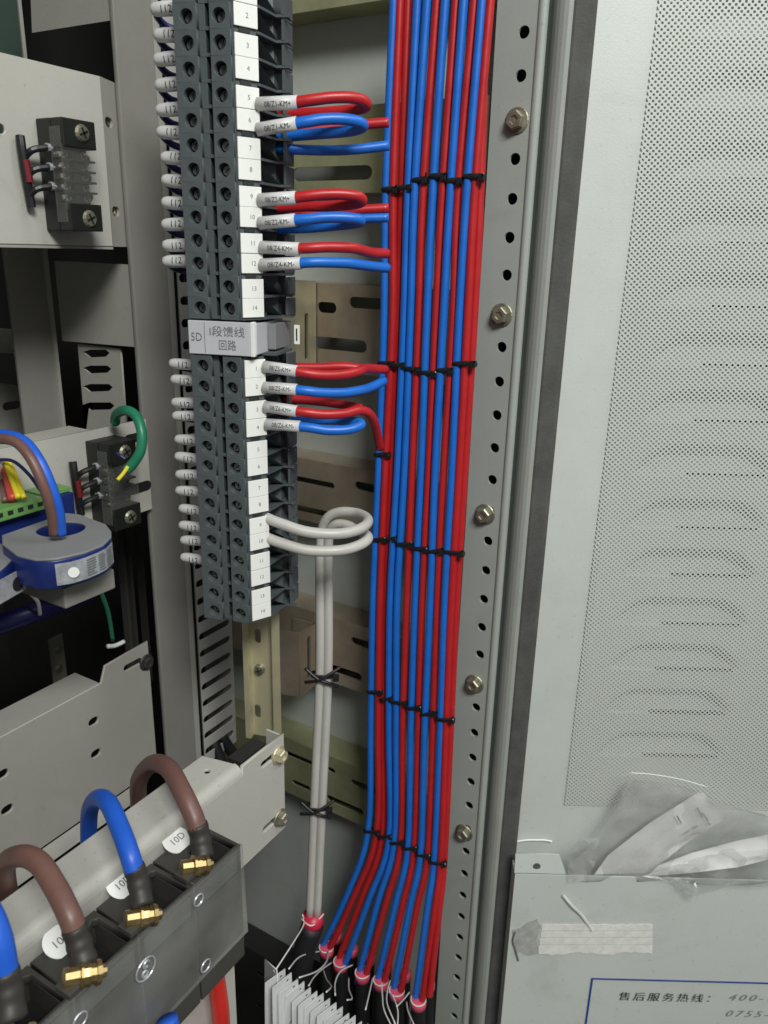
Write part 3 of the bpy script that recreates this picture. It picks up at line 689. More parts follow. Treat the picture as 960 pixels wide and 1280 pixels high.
# grey cables: out of terminals 9 and 10, looping and dropping side by side
def grey(path, label, r=.0030, rs=None):
    P_ = [Q(x, y, F) for x, y, F in path]
    o = link('grey_cable', tube(P_, r, 14, 8), m_grey, smooth=True)
    return tag(o, label, 'cable', 'grey cables')
GF = .45
grey([(330, 646, .405), (350, 654, .402), (385, 665, .40), (425, 667, .402), (452, 660, .41), (460, 650, .425), (448, 642, .44), (425, 640, .447), (409, 648, .45), (402, 668, .452), (400, 720, GF), (400, 840, GF), (393, 1000, GF), (387, 1150, GF+.0)], 'upper pale grey cable looping from terminal nine and dropping down')
grey([(331, 671, .405), (352, 679, .402), (385, 688, .40), (425, 688, .402), (450, 681, .41), (460, 672, .42), (450, 664, .435), (432, 656, .443), (418, 657, .447), (411, 672, .450), (410, 720, GF), (410, 840, GF), (403, 1000, GF), (396, 1150, GF)], 'lower pale grey cable looping from terminal ten and dropping down')
# ------------------------------------------------------------------ the wire bundle
XBU = .405
ys_ = [-40, 0, 240, 400, 750, 1040]
bun = [
 ('b', (491.5, 483, 480.6, 466.5, 460), (433, 1120), (402, 1184), 0),
 ('r', (500.5, 492.5, 490.5, 475, 470), (441, 1122), (413, 1184), .001),
 ('r', (511, 502, 498.5, 482, 478), (452, 1120), (421, 1204), .003),
 ('b', (522, 511, 505.8, 487.5, 486), (461, 1120), (431, 1206), 0),
 ('b', (533.5, 519.5, 514.5, 497, 493), (472, 1122), (448, 1220), 0),
 ('r', (544.5, 528.5, 523.8, 508, 501), (482, 1122), (458, 1218), .001),
 ('b', (558, 541.5, 534, 518, 509.5), (494, 1122), (471, 1228), 0),
 ('r', (569, 552, 544.5, 526.8, 517.5), (503, 1122), (481, 1226), .001),
 ('b', (580, 562, 554, 537, 526), (512, 1122), (491, 1242), 0),
 ('r', (591.5, 571.5, 565, 546, 534.5), (521, 1122), (501, 1240), .001),
 ('b', (602.5, 583, 575, 555.8, 543), (534, 1122), (518, 1256), 0),
 ('r', (613, 593, 585, 564.5, 551), (543, 1122), (528, 1250), .0015),
 ('r', (606, 600, 593.5, 571, 555), (549, 1120), (538, 1236), .0042),
]
cn = {'b': 'blue', 'r': 'red'}
posn = ['leftmost wire of the bundle', 'second wire from the bundle\'s outer edge', 'third wire, shaded behind its blue neighbour', 'fourth wire, first of two adjoining blue ones', 'fifth wire, second of two adjoining blue ones', 'sixth wire, right of the paired blue ones', 'seventh wire, central in the bundle', 'eighth wire, right of the central blue', 'ninth wire, fifth blue from the strip side', 'tenth wire, between the last two blue ones', 'eleventh wire, last blue before the post', 'twelfth wire, next to the last blue', 'thirteenth wire, nearest the perforated post']
ends = []
for i, (c, xs, mid, end, off) in enumerate(bun):
    pts = []
    xe = xs[0] + (xs[0]-xs[1])*40/240*1.0
    for x, y in zip((xe,)+xs, ys_): pts.append(PX(x + random.uniform(-.4, .4), y + (i*3.2 if y == 1040 else 0), XBU + off + random.uniform(-.0004, .0004)))
    # add intermediate soft wander
    full = []
    for a, b in zip(pts, pts[1:]):
        n = max(1, int((a-b).length/.07))
        for k in range(n): full.append(a.lerp(b, k/n) + Vector((0, random.uniform(-.0006, .0006), 0)))
    full.append(pts[-1])
    full.append(PX(mid[0], mid[1] + i*1.5, XBU + off*.7 - .006)); full.append(PX(end[0], end[1], XBU - .012 + off*.5))
    last = full[-1]; full.append(last + (last-full[-2]).normalized()*.005)
    ends.append(last)
    o = link('bundle_wire', tube(full, .00238, 12, 5), m_red if c == 'r' else m_blue, smooth=True)
    tag(o, f'long {cn[c]} wire, {posn[i]}', 'wire', 'red and blue wires of the vertical bundle')
# cable ties across the bundle
def bundle_x(i, y):
    xs = bun[i][1]; 
    for k in range(4):
        if y <= ys_[k+2] or k == 3:
            t = (y-ys_[k+1])/(ys_[k+2]-ys_[k+1]); return xs[k] + (xs[k+1]-xs[k])*t
tierows = [
 ([(0, 1, 238), (2, 3, 238), (4, 5, 228), (6, 7, 222), (8, 9, 228), (10, 12, 222)], 'counting from the strip side, in the uppermost tie row of the bundle', 1),
 ([(0, 1, 455), (2, 3, 458), (4, 5, 462), (6, 7, 466), (8, 9, 464), (10, 12, 455)], 'counting from the strip side, in the second tie row of the bundle', 1),
 ([(0, 1, 570)], 'single tie above the grey loops', 1),
 ([(0, 1, 675), (2, 3, 675), (4, 5, 680), (6, 7, 686), (8, 9, 690), (10, 12, 690)], 'counting from the strip side, in the tie row beside the grey loops', 1),
 ([(0, 1, 865), (2, 3, 873), (4, 5, 877), (6, 7, 885), (8, 9, 892), (10, 12, 898)], 'counting from the strip side, in the tie row below the grey loops', 1),
 ([(0, 1, 1038), (2, 3, 1046), (4, 5, 1053), (6, 7, 1060), (8, 9, 1068), (10, 12, 1077)], 'counting from the strip side, in the lowest tie row before the fan', 1)]
def tie_loop(c, hw, hd, ax, th=.0006, wd=.0014):
    """flat strap loop about axis Z through centre c, half width hw along ax, half depth hd along normal"""
    nrm = ax.cross(Z).normalized(); pts = []
    n = 20
    for k in range(n):
        a = 2*pi*k/n; ca, sa = cos(a), sin(a)
        pts.append(c + ax*hw*(abs(ca)**.6)*(1 if ca > 0 else -1) + nrm*hd*(abs(sa)**.6)*(1 if sa > 0 else -1) + Z*(.0006*sin(a)))
    bm = bmesh.new(); tube_into(bm, pts, wd, 8, closed=True, flat=(nrm, .42)); 
    return me_of(bm)
poss = ['first', 'second', 'third', 'fourth', 'fifth', 'last']
for row, nm, _ in tierows:
    for j, (a, b, y) in enumerate(row):
        pa_ = PX(bundle_x(a, y)-4.3, y+random.uniform(-1, 1), XBU); pb_ = PX(bundle_x(b, y)+4.3, y+random.uniform(-3, 1), XBU+.001)
        c = (pa_+pb_)/2; ax = (pb_-pa_).normalized()
        t = thing('cable_tie', f'{poss[j]} black tie, {nm}' if len(row) > 1 else 'black cable tie alone round the two outermost wires of the bundle', 'cable tie', c, 'black cable ties on the wire bundle')
        link('strap', tie_loop(c, (pb_-pa_).length/2, .0028, ax), m_black, t, smooth=True)
        hp = pb_ - X_*.0022
        link('head', box(frame(hp, ax, Z), (-.0016, -.0018, -.0012), (.0015, .0018, .0018), .0003), m_black, t)
        link('tail', tube([hp, hp + Z*random.uniform(-.001, .004) - X_*.003 + ax*.002], .0005, 6, 0), m_black, t)
for px, py, s in ((403, 843, 1), (396, 1008, 1)):
    c = Q(px, py, GF)
    t = thing('cable_tie', 'black cable tie round the grey cables at the upper slotted rail' if py < 900 else 'black cable tie round the grey cables at the lowest slotted rail', 'cable tie', c, 'black cable ties on the grey cables')
    link('strap', tie_loop(c, .0072, .0042, R, wd=.0014), m_black, t, smooth=True)
    link('cross_strap', tube([c - R*.011 + Z*.006 - H*.003, c - R*.003 - H*.0055, c + R*.004 - H*.0055 - Z*.003, c + R*.010 - H*.003 - Z*.007], .0011, 8), m_black, t, smooth=True)
    link('cross_strap', tube([c - R*.011 - Z*.005 - H*.002, c - R*.002 - H*.006 - Z*.001, c + R*.005 - H*.005 + Z*.003, c + R*.012 - H*.002 + Z*.007], .0011, 8), m_black, t, smooth=True)
    link('head', box(frame(c + R*.009 - H*.004, R, Z), (-.002, -.0018, -.002), (.002, .0018, .002), .0004), m_black, t)
# ------------------------------------------------------------------ sheathed cables, pink collars, tags
def sheathed(px, py, dx, dy, r, lab, m_c, back=0, F_off=0, X=None, wide=1.0, flatn=None):
    p = PX(px, py, X if X else XBU - .012 + back)
    q = PX(px+dx, py+dy, (X if X else XBU - .012 + back) + .004)
    d = (q-p).normalized()
    t = thing('sheathed_cable', lab, 'cable', p, 'black sheathed cables at the bottom')
    link('sheath', tube([p - d*.001, p + d*.03, q], r, 16, 4), m_jacket, t, smooth=True)
    bm = bmesh.new(); tube_into(bm, [p - d*.0035, p - d*.003, p + d*.0032, p+d*.0036], [r*.92, r*1.12, r*1.14, r*1.0], 18); link('collar', me_of(bm), m_c, t, smooth=True)
    return p, d
cols = []
tops = ['first', 'second', 'third', 'fourth', 'fifth', 'sixth']
for i, (px, py) in enumerate(((408, 1187), (426, 1205), (453, 1219), (476, 1228), (496, 1241), (523, 1253))):
    cols.append(sheathed(px, py, -12 - i*1 + 16, 130, .0052, f'black sheathed cable with pink collar, {tops[i]} from the grey cable in the front row', m_pink))
for i, (px, py) in enumerate(((421, 1171), (441, 1188), (462, 1199), (483, 1208), (507, 1219), (536, 1232))):
    sheathed(px, py, -4, 130, .0040, f'black sheathed cable with pink collar, {tops[i]} of the rear row', m_pink, back=.014)
gp = Q(391, 1146, GF)
t = thing('sheathed_cable', 'black sheathed end of the grey cables with a crimson collar', 'cable', gp, 'black sheathed cables at the bottom')
bm = bmesh.new(); tube_into(bm, [gp + Z*.002, gp - Z*.004, gp - Z*.008], [.0075, .0078, .0072], 18); link('collar', me_of(bm), m_pinkred, t, smooth=True)
link('sheath', tube([gp - Z*.007, Q(378, 1200, GF-.004), Q(365, 1300, GF-.01)], .0082, 16, 4), m_jacket, t, smooth=True)
# strings and tags
TGF = .395
corner = Q(345, 1206, TGF)
ntag = 21
anch = []
for i in range(ntag):
    px = 345 + i*8.0; py = 1210 + i*5.3 + random.uniform(-2, 2)
    p = Q(px, py, TGF + .0022*i*0 + random.uniform(-.002, .002)); anch.append(p)
    yaw = radians(-63 + random.uniform(-6, 6)) if i else radians(-150)
    if i == 0: ux = (R*-.35 + H*.5).normalized()
    else: ux = (H*cos(yaw+radians(90))*-1 + R*.42).normalized(); ux = (-H*.62*random.uniform(.85, 1.15) - R*.62).normalized()
    uy = (Z + R*random.uniform(-.06, .06)).normalized()
    fr = frame(p, ux, uy)
    t = thing('cable_tag', ('white paper tag twisted away at the outer end of the tag stack' if i == 0 else f'white paper tag on a string, {["", "second", "third", "fourth", "fifth", "sixth", "seventh", "eighth", "ninth", "tenth", "eleventh", "twelfth", "thirteenth", "fourteenth", "fifteenth", "sixteenth", "seventeenth", "eighteenth", "nineteenth", "twentieth", "twenty first"][i]} of the hanging stack'), 'tag', mw=fr, group='white paper tags hanging in a stack')
    w = .016; h = .05
    me = sheet(I4, [(-.002, .0015), (w-.002, .0015 - .0), (w, -h), (-.002, -h)] if i else [(-.002, .0015), (.016, -.006), (.020, -.055), (-.002, -.05)], [circ(.0015, -.0025, .0012, 10)], .0006)
    link('card', me, m_tag, t, local=True)
    if i:
        me = box(I4, (.004, -.030, -.0008), (.010, -.029, -.00062)); link('printed_line', me, m_greyink, t, local=True)
def string(pts, lab):
    o = link('tag_string', tube(pts, .00052, 6, 6), m_string, smooth=True); tag(o, lab, 'string', 'white tag strings')
string([gp + R*.008 + Z*.003, gp - H*.008 - Z*.0, gp - R*.008 + Z*.001 - H*.003], 'white string wound round the crimson collar')
string([gp - R*.007 + Z*.006 - H*.004, gp - R*.006 - H*.006 - Z*.001, Q(368, 1176, .42), anch[0]], 'straight white string from the crimson collar to the outermost tag')
sd = [(0, [(401, 1189), (385, 1192), (372, 1198), (361, 1211)]), (0, [(410, 1190), (408, 1202), (396, 1214), (374, 1222)]), (1, [(415, 1203), (402, 1212), (392, 1222), (386, 1232)]), (1, [(404, 1212), (408, 1224), (414, 1233), (408, 1240)]), (2, [(441, 1206), (426, 1214), (419, 1228), (419, 1244)]), (2, [(436, 1222), (436, 1236), (440, 1248), (434, 1250)]),
      (3, [(466, 1222), (462, 1240), (457, 1262)]), (3, [(488, 1225), (484, 1240), (484, 1255), (494, 1280)]), (4, [(477, 1228), (478, 1245), (480, 1262), (490, 1284)]), (4, [(480, 1238), (490, 1244), (497, 1262), (497, 1282)]), (5, [(512, 1240), (504, 1250), (496, 1258)]), (5, [(508, 1252), (510, 1264), (518, 1282)])]
for n, (i, pp) in enumerate(sd):
    c = cols[i][0]; Fc = c.dot(H) - .006
    m_ = len(pp)
    string([Q(x, y, Fc + (TGF-.002-Fc)*k/(m_-1)) for k, (x, y) in enumerate(pp)], f'curly white tag string, number {["one","two"][n%2]} at the {tops[i]} pink collar')
for i, (c, d) in enumerate(cols):
    ax = d.orthogonal().normalized(); b2 = d.cross(ax)
    pts = [c + (ax*cos(a) + b2*sin(a))*.0056 - d*.003 for a in [2*pi*k/12 for k in range(12)]]
    bm = bmesh.new(); tube_into(bm, pts, .0005, 6, closed=True); o = link('tag_string', me_of(bm), m_string, smooth=True); tag(o, f'white string ring tied on the {tops[i]} pink collar', 'string', 'white tag strings')
exec_left = True
# ------------------------------------------------------------------ LEFT: column, duct, beams
cxl = PY(140, 0, YC).x; cxr = PY(242, 880, YC).x
col = thing('column', 'grey square steel column behind the terminal strip', 'column', Vector(((cxl+cxr)/2, YC+.02, zbot)))
link('shaft', box(I4, (cxl, YC, zbot), (cxr, YC+.003, ztop), .001), m_col, col)
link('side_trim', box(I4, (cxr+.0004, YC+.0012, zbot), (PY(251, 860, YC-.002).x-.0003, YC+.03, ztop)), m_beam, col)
# slotted wiring duct
YD = YC - .002
dx0 = PY(251, 860, YD).x; dx1 = PY(292, 860, YD).x
dfr = frame(Vector((0, YD, 0)), X_, Z)
duct = thing('slotted_duct', 'grey slotted wiring duct between the column and the yellow rail', 'wiring duct', Vector((dx0, YD, zbot)))
dzb = PY(262, 952, YD).z
hs = []
zs = [PY(270, y, YD).z for y in (786, 808, 830, 851, 873, 893, 912, 931)]
zz0 = zs[0]; step = (zs[0]-zs[-1])/7
for k in range(-22, 8):
    z = zz0 - step*k
    if not dzb + .004 < z < ztop - .056: continue
    hs.append(slot(dx0+.0036, z, dx1-.0045, z, min(.0026, step*.31)))
link('duct_front', sheet(dfr, rect(dx0, dzb, dx1, ztop-.05), hs, .0012, .0002), m_duct, duct)
link('duct_back', box(I4, (dx0, YD+.03, dzb), (dx1+.01, YD+.031, ztop-.05)), m_dark, duct)
link('duct_side', box(I4, (dx1, YD+.0003, dzb), (dx1+.0012, YD+.029, ztop-.05)), m_duct, duct)
for k, (a, b) in enumerate((((270, 935), (283, 968)), ((280, 925), (300, 955)))):
    o = link('duct_cable', tube([PY(a[0]-5, a[1]-12, YD+.006), PY(a[0], a[1], YD+.002), PY(b[0], b[1], YD-.006)], .0042, 12, 5), m_jacket, smooth=True)
    tag(o, ('dark cable leaving the duct bottom nearest the column' if k == 0 else 'dark cable leaving the duct bottom nearest the yellow rail'), 'cable', 'dark cables under the duct')
# top cross member between column and rear post, facing -X
XS = cxl + .001
def sidepoly(name, pxs, mm, lab, cat='cross member', x=XS, t=.0015, holes=(), parts=None):
    fr = frame(Vector((x, 0, ZC)), -Y_, Z)
    f = lambda a: (-PX(a[0], a[1], x).y, PX(a[0], a[1], x).z - ZC)
    me = sheet(fr, [f(a) for a in pxs], [[f(a) for a in h] for h in holes], t)
    if lab: return tag(link(name, me, mm), lab, cat)
    return link(name, me, mm, parts)
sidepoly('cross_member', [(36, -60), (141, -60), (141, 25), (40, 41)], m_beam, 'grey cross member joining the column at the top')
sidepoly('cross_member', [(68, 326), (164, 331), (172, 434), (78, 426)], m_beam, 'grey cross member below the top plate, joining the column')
# rear post: front and side face
rp = thing('rear_post', 'grey rear corner post seen between the two left plates', 'cabinet post', PX(80, 500, XS))
YRP = PX(70, 400, XS).y + .001
xa = PY(12, 380, YRP).x; xb = XS - .002
link('post_face', box(I4, (xa-.0, YRP, PY(60, 600, YRP).z), (xb, YRP+.0015, ztop)), m_col, rp)
sidepoly('post_side', [(97, 430), (150, 436), (158, 545), (107, 545)], m_beam, None, x=XS+.003, parts=rp,
         holes=[[(103, y), (112, y-3), (132+k*2, y-3), (137+k*2, y+1), (132+k*2, y+6), (112, y+7)] for k, y in enumerate((440, 460, 483, 506))])
link('post_lip', box(I4, (xb-.0022, YRP-.0025, PY(60, 600, YRP).z), (xb, YRP-.0001, ztop)), m_beam, rp)
# left dark slotted strip and plate far left
YF = YRP + .06
fp = thing('rear_mounting_plate', 'grey plate with an oblong slot behind the far left post', 'plate', PY(15, 520, YF))
fr = frame(Vector((0, YF, 0)), X_, Z)
g = lambda a: (PY(a[0], a[1], YF).x, PY(a[0], a[1], YF).z)
link('plate_sheet', sheet(fr, [g((-60, 470)), g((36, 484)), g((40, 560)), g((-60, 560))], [slot(*g((8, 508)), g((22, 506))[0], g((8, 508))[1], .003)], .0015), m_beam, fp)
fp2 = tag(link('rear_strip', sheet(fr, [g((-60, 405)), g((36, 413)), g((36, 442)), g((-60, 440))], (), .0015), m_beam), 'narrow grey strip high behind the far left post', 'plate')
# green-dark panel top left
fp3 = tag(link('green_panel', box(I4, (PY(-80, 0, .44).x, .44, ZC+.05), (PY(24, 30, .44).x, .442, ztop)), m_darkgreen), 'dark green panel in the top left corner behind the upper plate', 'panel')
# top plate with bent right end and two slots
YT = YC - .0035
xt1 = PY(152, 200, YT).x
def YT_(px, py): p = PY(px, py, YT); return (p.x, p.z)
tfr = frame(Vector((0, YT, 0)), X_, Z)
zt1 = YT_(0, 65)[1]; zt0 = YT_(0, 305)[1]
xbend = min(YT_(133, 200)[0], cxl-.006)
topp = thing('upper_plate', 'pale grey mounting plate carrying the upper small terminal strip', 'plate', Vector((xt1, YT, zt0)))
link('plate_sheet', sheet(tfr, rect(-.15, zt0, xbend, zt1), [circ(*YT_(1, 161), .0022, 12)], .0015, .0004), m_lightbeam, topp)
fb2 = frame(Vector((xbend+.0002, YT+.0003, 0)), X_*.92 + Y_*.39, Z)
def bl(px, py):
    nrm = fb2.to_3x3() @ Vector((0, 0, 1)); p = PL(px, py, nrm, nrm.dot(fb2.translation)); v = fb2.inverted() @ p; return (v.x, v.y)
sl2 = []
for (px, py) in ((138, 152), (147, 264)):
    a = bl(px-5, py); b = bl(px+14, py); sl2.append(slot(max(.0035, a[0]+.001), a[1], max(.0035, a[0]+.001)+.0035, a[1], .0026))
link('bent_end', sheet(fb2, rect(0, zt0, (cxl-xbend)/.92+.004, zt1-.0), sl2, .0015), m_beam, topp)
link('lower_fold', box(I4, (-.15, YT+.0002, zt0-.0015), (xbend, YT+.02, zt0-.0002)), m_beam, topp)
for (px, py) in ((142, 152), (150, 265)):
    a = bl(px, py); p = fb2 @ Vector((a[0], a[1], -.004))
    link('slot_bolt', bolt_mesh(frame(p, X_*.92+Y_*.39, Z), .0028, .002), m_zinc, topp)
# second beam (with the lower small terminal strip)
def YB_(px, py, y=YT): p = PY(px, py, y); return (p.x, p.z)
z1 = YB_(60, 549)[1]; z0 = YB_(150, 650)[1]
bm2 = thing('middle_beam', 'pale grey beam behind the blue transformer and lower small terminal strip', 'beam', Vector((.2, YT, z0)))
xe = cxl-.0005
hs = [slot(YB_(160, 549)[0], YB_(160, 549)[1], YB_(178, 548)[0], YB_(160, 549)[1], .0028), slot(YB_(166, 612)[0], YB_(166, 612)[1], YB_(184, 610)[0], YB_(166, 612)[1], .0032)]
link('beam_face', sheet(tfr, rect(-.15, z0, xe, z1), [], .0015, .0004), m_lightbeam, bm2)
link('beam_slot', sheet(tfr @ Matrix.Translation((0, 0, .0003)), hs[0], (), .0002), m_fused, bm2)
link('beam_slot', sheet(tfr @ Matrix.Translation((0, 0, .0003)), hs[1], (), .0002), m_fused, bm2)
link('beam_top', box(I4, (-.15, YT+.0005, z1-.0015), (YB_(115, 540)[0], YT+.02, z1-.0002)), m_lightbeam, bm2)
# small black terminal strips with clear covers
m_pinkdark = mat('dark_red_heat_shrink', (.16, .01, .015), .45)
m_bright = mat('nickel_screw', (.8, .79, .74), .25, .95)
m_barrier = mat('barrier_strip_plastic', (.013, .015, .013), .45, noise_s=40, noise_a=.1)
def ministrip(px, py0, py1, y, lab, wires=True):
    a = PY(px, py0, y); b = PY(px, py1, y)
    zc = (a.z+b.z)/2; hgt = (a.z-b.z); xc = a.x
    fr = frame(Vector((xc, y, zc)), X_, Z)    # z towards -Y
    t = thing('barrier_strip', lab, 'terminal strip', mw=fr, group='small screw terminal strips')
    w, d = .0104, .019
    def K(name, me, m, par=None): return link(name, me, m, par or t, local=True)
    K('base', box(I4, (-w, -hgt/2, .0005), (w, hgt/2, d*.55), .0006), m_barrier)
    K('end_block', box(I4, (-w*.95, hgt/2-.013, d*.55), (w*.95, hgt/2, d), .0006), m_barrier)
    K('end_block', box(I4, (-w*.95, -hgt/2, d*.55), (w*.95, -hgt/2+.013, d), .0006), m_barrier)
    K('spine', box(I4, (-w*.2, -hgt/2+.013, d*.55), (w*.2, hgt/2-.013, d*.8)), m_barrier)
    for s in (1, -1):
        fb_ = Matrix.Translation((w*.15, s*(hgt/2-.006), d+.0002))
        x, c = screw_mesh(fb_, .0042, .0012, True); o = K('screw', x, m_bolt); K('cross_recess', c, m_fused, o)
    n = 5
    for k in range(n):
        yk = (hgt/2-.016) - (hgt-.032)*k/(n-1)
        if k: K('barrier', box(I4, (-w, yk + (hgt-.032)/(n-1)/2 - .0005, d*.55), (w, yk + (hgt-.032)/(n-1)/2 + .0005, d*.86)), m_barrier)
        for s in (-1, 1):
            x, c = screw_mesh(Matrix.Translation((s*w*.55, yk, d*.66)), .0026, .0012, True); o = K('contact_screw', x, m_bright); K('cross_recess', c, m_fused, o)
    K('clear_cover', box(I4, (-w*1.0, -hgt/2+.010, d*.9), (w*.98, hgt/2-.012, d*.9+.0014), .0003), m_clear)
    K('cover_edge', box(I4, (-w*1.05, -hgt/2+.004, d*.55), (-w*1.0, hgt/2-.004, d*.95), .0002), m_clear)
    for k in range(3):
        yk = hgt*.24 - k*hgt*.17
        bm = bmesh.new(); tube_into(bm, smoothpath([Vector((-w*.95, yk, d*.45)), Vector((-w*1.3, yk-.0005, d*.45)), Vector((-w*1.8, yk-.002, d*.35)), Vector((-w*2.0, yk-.006, .002))], 5), .0016, 8)
        K('jumper', me_of(bm), m_black)
        bm = bmesh.new(); tube_into(bm, [Vector((-w*.9, yk, d*.45)), Vector((-w*1.15, yk, d*.45))], .0021, 8); K('crimp_end', me_of(bm), m_silver)
        if wires:
            bm = bmesh.new(); tube_into(bm, smoothpath([Vector((w*.9, yk-.002, d*.4)), Vector((w*1.2, yk-.003, d*.4)), Vector((w*1.35, yk-.006, .003))], 5), .0018, 8)
            K('lead', me_of(bm), m_black)
    bm = bmesh.new(); tube_into(bm, smoothpath([Vector((-w*2.1, hgt*.32, .003)), Vector((-w*2.15, hgt*.2, .004)), Vector((-w*2.1, 0, .004)), Vector((-w*1.95, -hgt*.18, .003)), Vector((-w*1.9, -hgt*.30, .003))], 5), .0022, 8)
    K('wire_tail', me_of(bm), m_black)
    bm = bmesh.new(); tube_into(bm, [Vector((-w*2.1, .006, .0045)), Vector((-w*2.0, -.004, .0045))], .0023, 8); K('red_mark', me_of(bm), m_pinkdark)
    return t
ministrip(66, 152, 288, YT, 'black screw terminal strip with clear cover on the upper plate')
ministrip(124, 547, 655, YT, 'black screw terminal strip with clear cover on the middle beam')
# green earth wire arc
def wire(name, path, r, m, lab, grp=None, seg=12, cat='wire', y=None):
    P_ = [Q(*p) for p in path]; o = link(name, tube(P_, r, seg, 7), m, smooth=True); return tag(o, lab, cat, grp)
wire('earth_wire', [(144, 528, .445), (146, 518, .44), (157, 513, .43), (170, 520, .425), (177, 540, .42), (176, 562, .418), (168, 577, .418), (158, 588, .418)], .0028, m_gwire, 'green earth wire arching over the middle beam beside the column')
wire('earth_wire', [(160, 583, .416), (154, 592, .414), (147, 600, .412)], .0011, m_yellow, 'thin yellow core below the green arch at the screw strip')
wire('earth_wire', [(146, 566, .416), (151, 570, .415), (157, 574, .415)], .0009, m_dblue, 'thin dark blue core beside the green arch')
wire('earth_wire', [(121, 700, .40), (125, 735, .41), (135, 765, .42), (141, 800, .43)], .0013, m_gwire, 'thin green wire hanging below the blue transformer')
# ------------------------------------------------------------------ current transformers
def transformer(pxs, zF, hpx, lab, holec=None, label_quad=None):
    p0 = Q(pxs[0][0], pxs[0][1], zF); z = p0.z
    pts = [PZ(x, y, z) for x, y in pxs]
    c = sum(pts, Vector())/len(pts)
    t = thing('current_transformer', lab, 'transformer', Vector((c.x, c.y, z-hpx)), 'blue current transformers')
    hole = []
    if holec:
        hc = PZ(holec[0], holec[1], z)
        hole = [[(hc.x + holec[2]*cos(a), hc.y + holec[2]*sin(a)) for a in [2*pi*k/24 for k in range(24)]]]
    out = [(p.x, p.y) for p in pts]
    link('body', sheet(Matrix.Translation((0, 0, z-.0012)), out, hole, hpx-.0012, .0006), m_ctblue, t)
    link('lid', sheet(Matrix.Translation((0, 0, z)), out, hole, .0012, .0003), m_ctgrey, t)
    return t, pts, z
def dshape(cx_px, cy_px, F, wid, dep):
    """D-shaped plan, straight back to +Y side, built from a centre point"""
    c = Q(cx_px, cy_px, F); return c
ct_px = [(2, 669), (82, 641), (100, 643), (132, 655), (139, 664), (139, 671), (128, 681), (105, 690), (70, 698), (45, 699), (22, 694), (3, 680)]
ct, cpts, cz = transformer(ct_px, .355, .0150, 'dark blue ring transformer with grey lid and silver label', (76, 661, .0115))
# label on the rounded front
fl = [Vector((*(PZ(x, y, cz).xy), cz)) for x, y in ((68, 699), (88, 696), (105, 691), (120, 685), (130, 680), (138, 672))]
bm = bmesh.new(); prev = None
for p in fl:
    out = (p - sum(cpts, Vector())/len(cpts)); out.z = 0; out.normalize()
    a = bm.verts.new(p + out*.0006 - Z*.0022); b = bm.verts.new(p + out*.0006 - Z*.0128)
    if prev: bm.faces.new((prev[0], a, b, prev[1]))
    prev = (a, b)
me = me_of(bm); lab_ = link('rating_label', me, m_silver, ct)
for k, (i0, tx) in enumerate(((0, 'CT'), )):
    p = fl[1].lerp(fl[2], .1); out = (p - sum(cpts, Vector())/len(cpts)); out.z = 0; out.normalize()
    fr = frame(p + out*.0010 - Z*.0074, Z.cross(out), Z)
    link('round_mark', lathe(fr, [(.0025, 0), (.0025, .0004)], 20), m_marker, lab_)  # white disc: round logo with the label's bright flare put into its colour
rows_ = []
for i in range(2, 5):
    for k in range(7):
        a, b = fl[i], fl[i+1]; out = (a+b)/2 - sum(cpts, Vector())/len(cpts); out.z = 0; out.normalize()
        fr = frame(a.lerp(b, .5) + out*.0009 - Z*(.0035 + k*.00125), (b-a), Z); w = (b-a).length*.42
        rows_.append(box(fr, (-w, -.0004, 0), (w*random.uniform(.3, 1), .0001, .0002)))
link('small_print', join(*rows_), m_greyink, lab_)
ct2, c2p, cz2 = transformer([(-60, 690), (-20, 676), (4, 680), (15, 690), (14, 700), (0, 712), (-30, 718), (-60, 712)], .345, .0150, 'second blue transformer cut by the left picture edge')
p = PZ(14, 701, cz2)
out = (p - sum(c2p, Vector())/len(c2p)); out.z = 0; out.normalize()
fr = frame(PZ(6, 708, cz2)*.5 + p*.5 + out*.0025 - Z*.015, Z.cross(out), Z)
l2 = link('rating_label', box(fr, (-.012, -.000, 0), (.006, .011, .0004)), m_silver, ct2)
link('round_mark', lathe(fr @ Matrix.Translation((.001, .005, .0006)), [(.0035, 0), (.0035, .0003)], 18), m_fused, l2)
# bracket under the transformer
zct = cz - .0160
p = PZ(105, 720, zct-.002)
tb = tag(link('transformer_bracket', box(frame(Vector((p.x, p.y, zct-.008)), X_, Z), (-.012, -.007, -.04), (.018, .0035, .0), .0008), m_col), 'grey bent bracket under the blue ring transformer', 'bracket')
# blue relay body with green connector behind the transformer
YR = .350
rb = thing('relay_module', 'blue module with a green plug connector behind the ring transformer', 'relay', PY(40, 650, YR))
def rr_(px, py, y=YR): p = PY(px, py, y); return p
A = rr_(92, 615); B = rr_(92, 668)
link('housing', box(I4, (-.05, YR, B.z), (A.x, YR+.018, A.z), .001), m_ctblue, rb)
A2 = rr_(56, 619, YR-.004); B2 = rr_(20, 640, YR-.004)
gc = link('plug_connector', box(I4, (A2.x-.030, YR-.005, A.z-.003), (A2.x, YR+.012, A.z+.003), .0008), m_green, rb)
for k in range(5):
    x = A2.x - .004 - k*.0056
    link('plug_cell', box(I4, (x-.0014, YR-.0054, A.z-.0005), (x+.0014, YR-.0048, A.z+.0015)), m_fused, gc)
link('terminal_row', box(I4, (A2.x+.002, YR+.002, A.z+.0002), (A.x, YR+.016, A.z+.0028), .0005), m_green, rb)
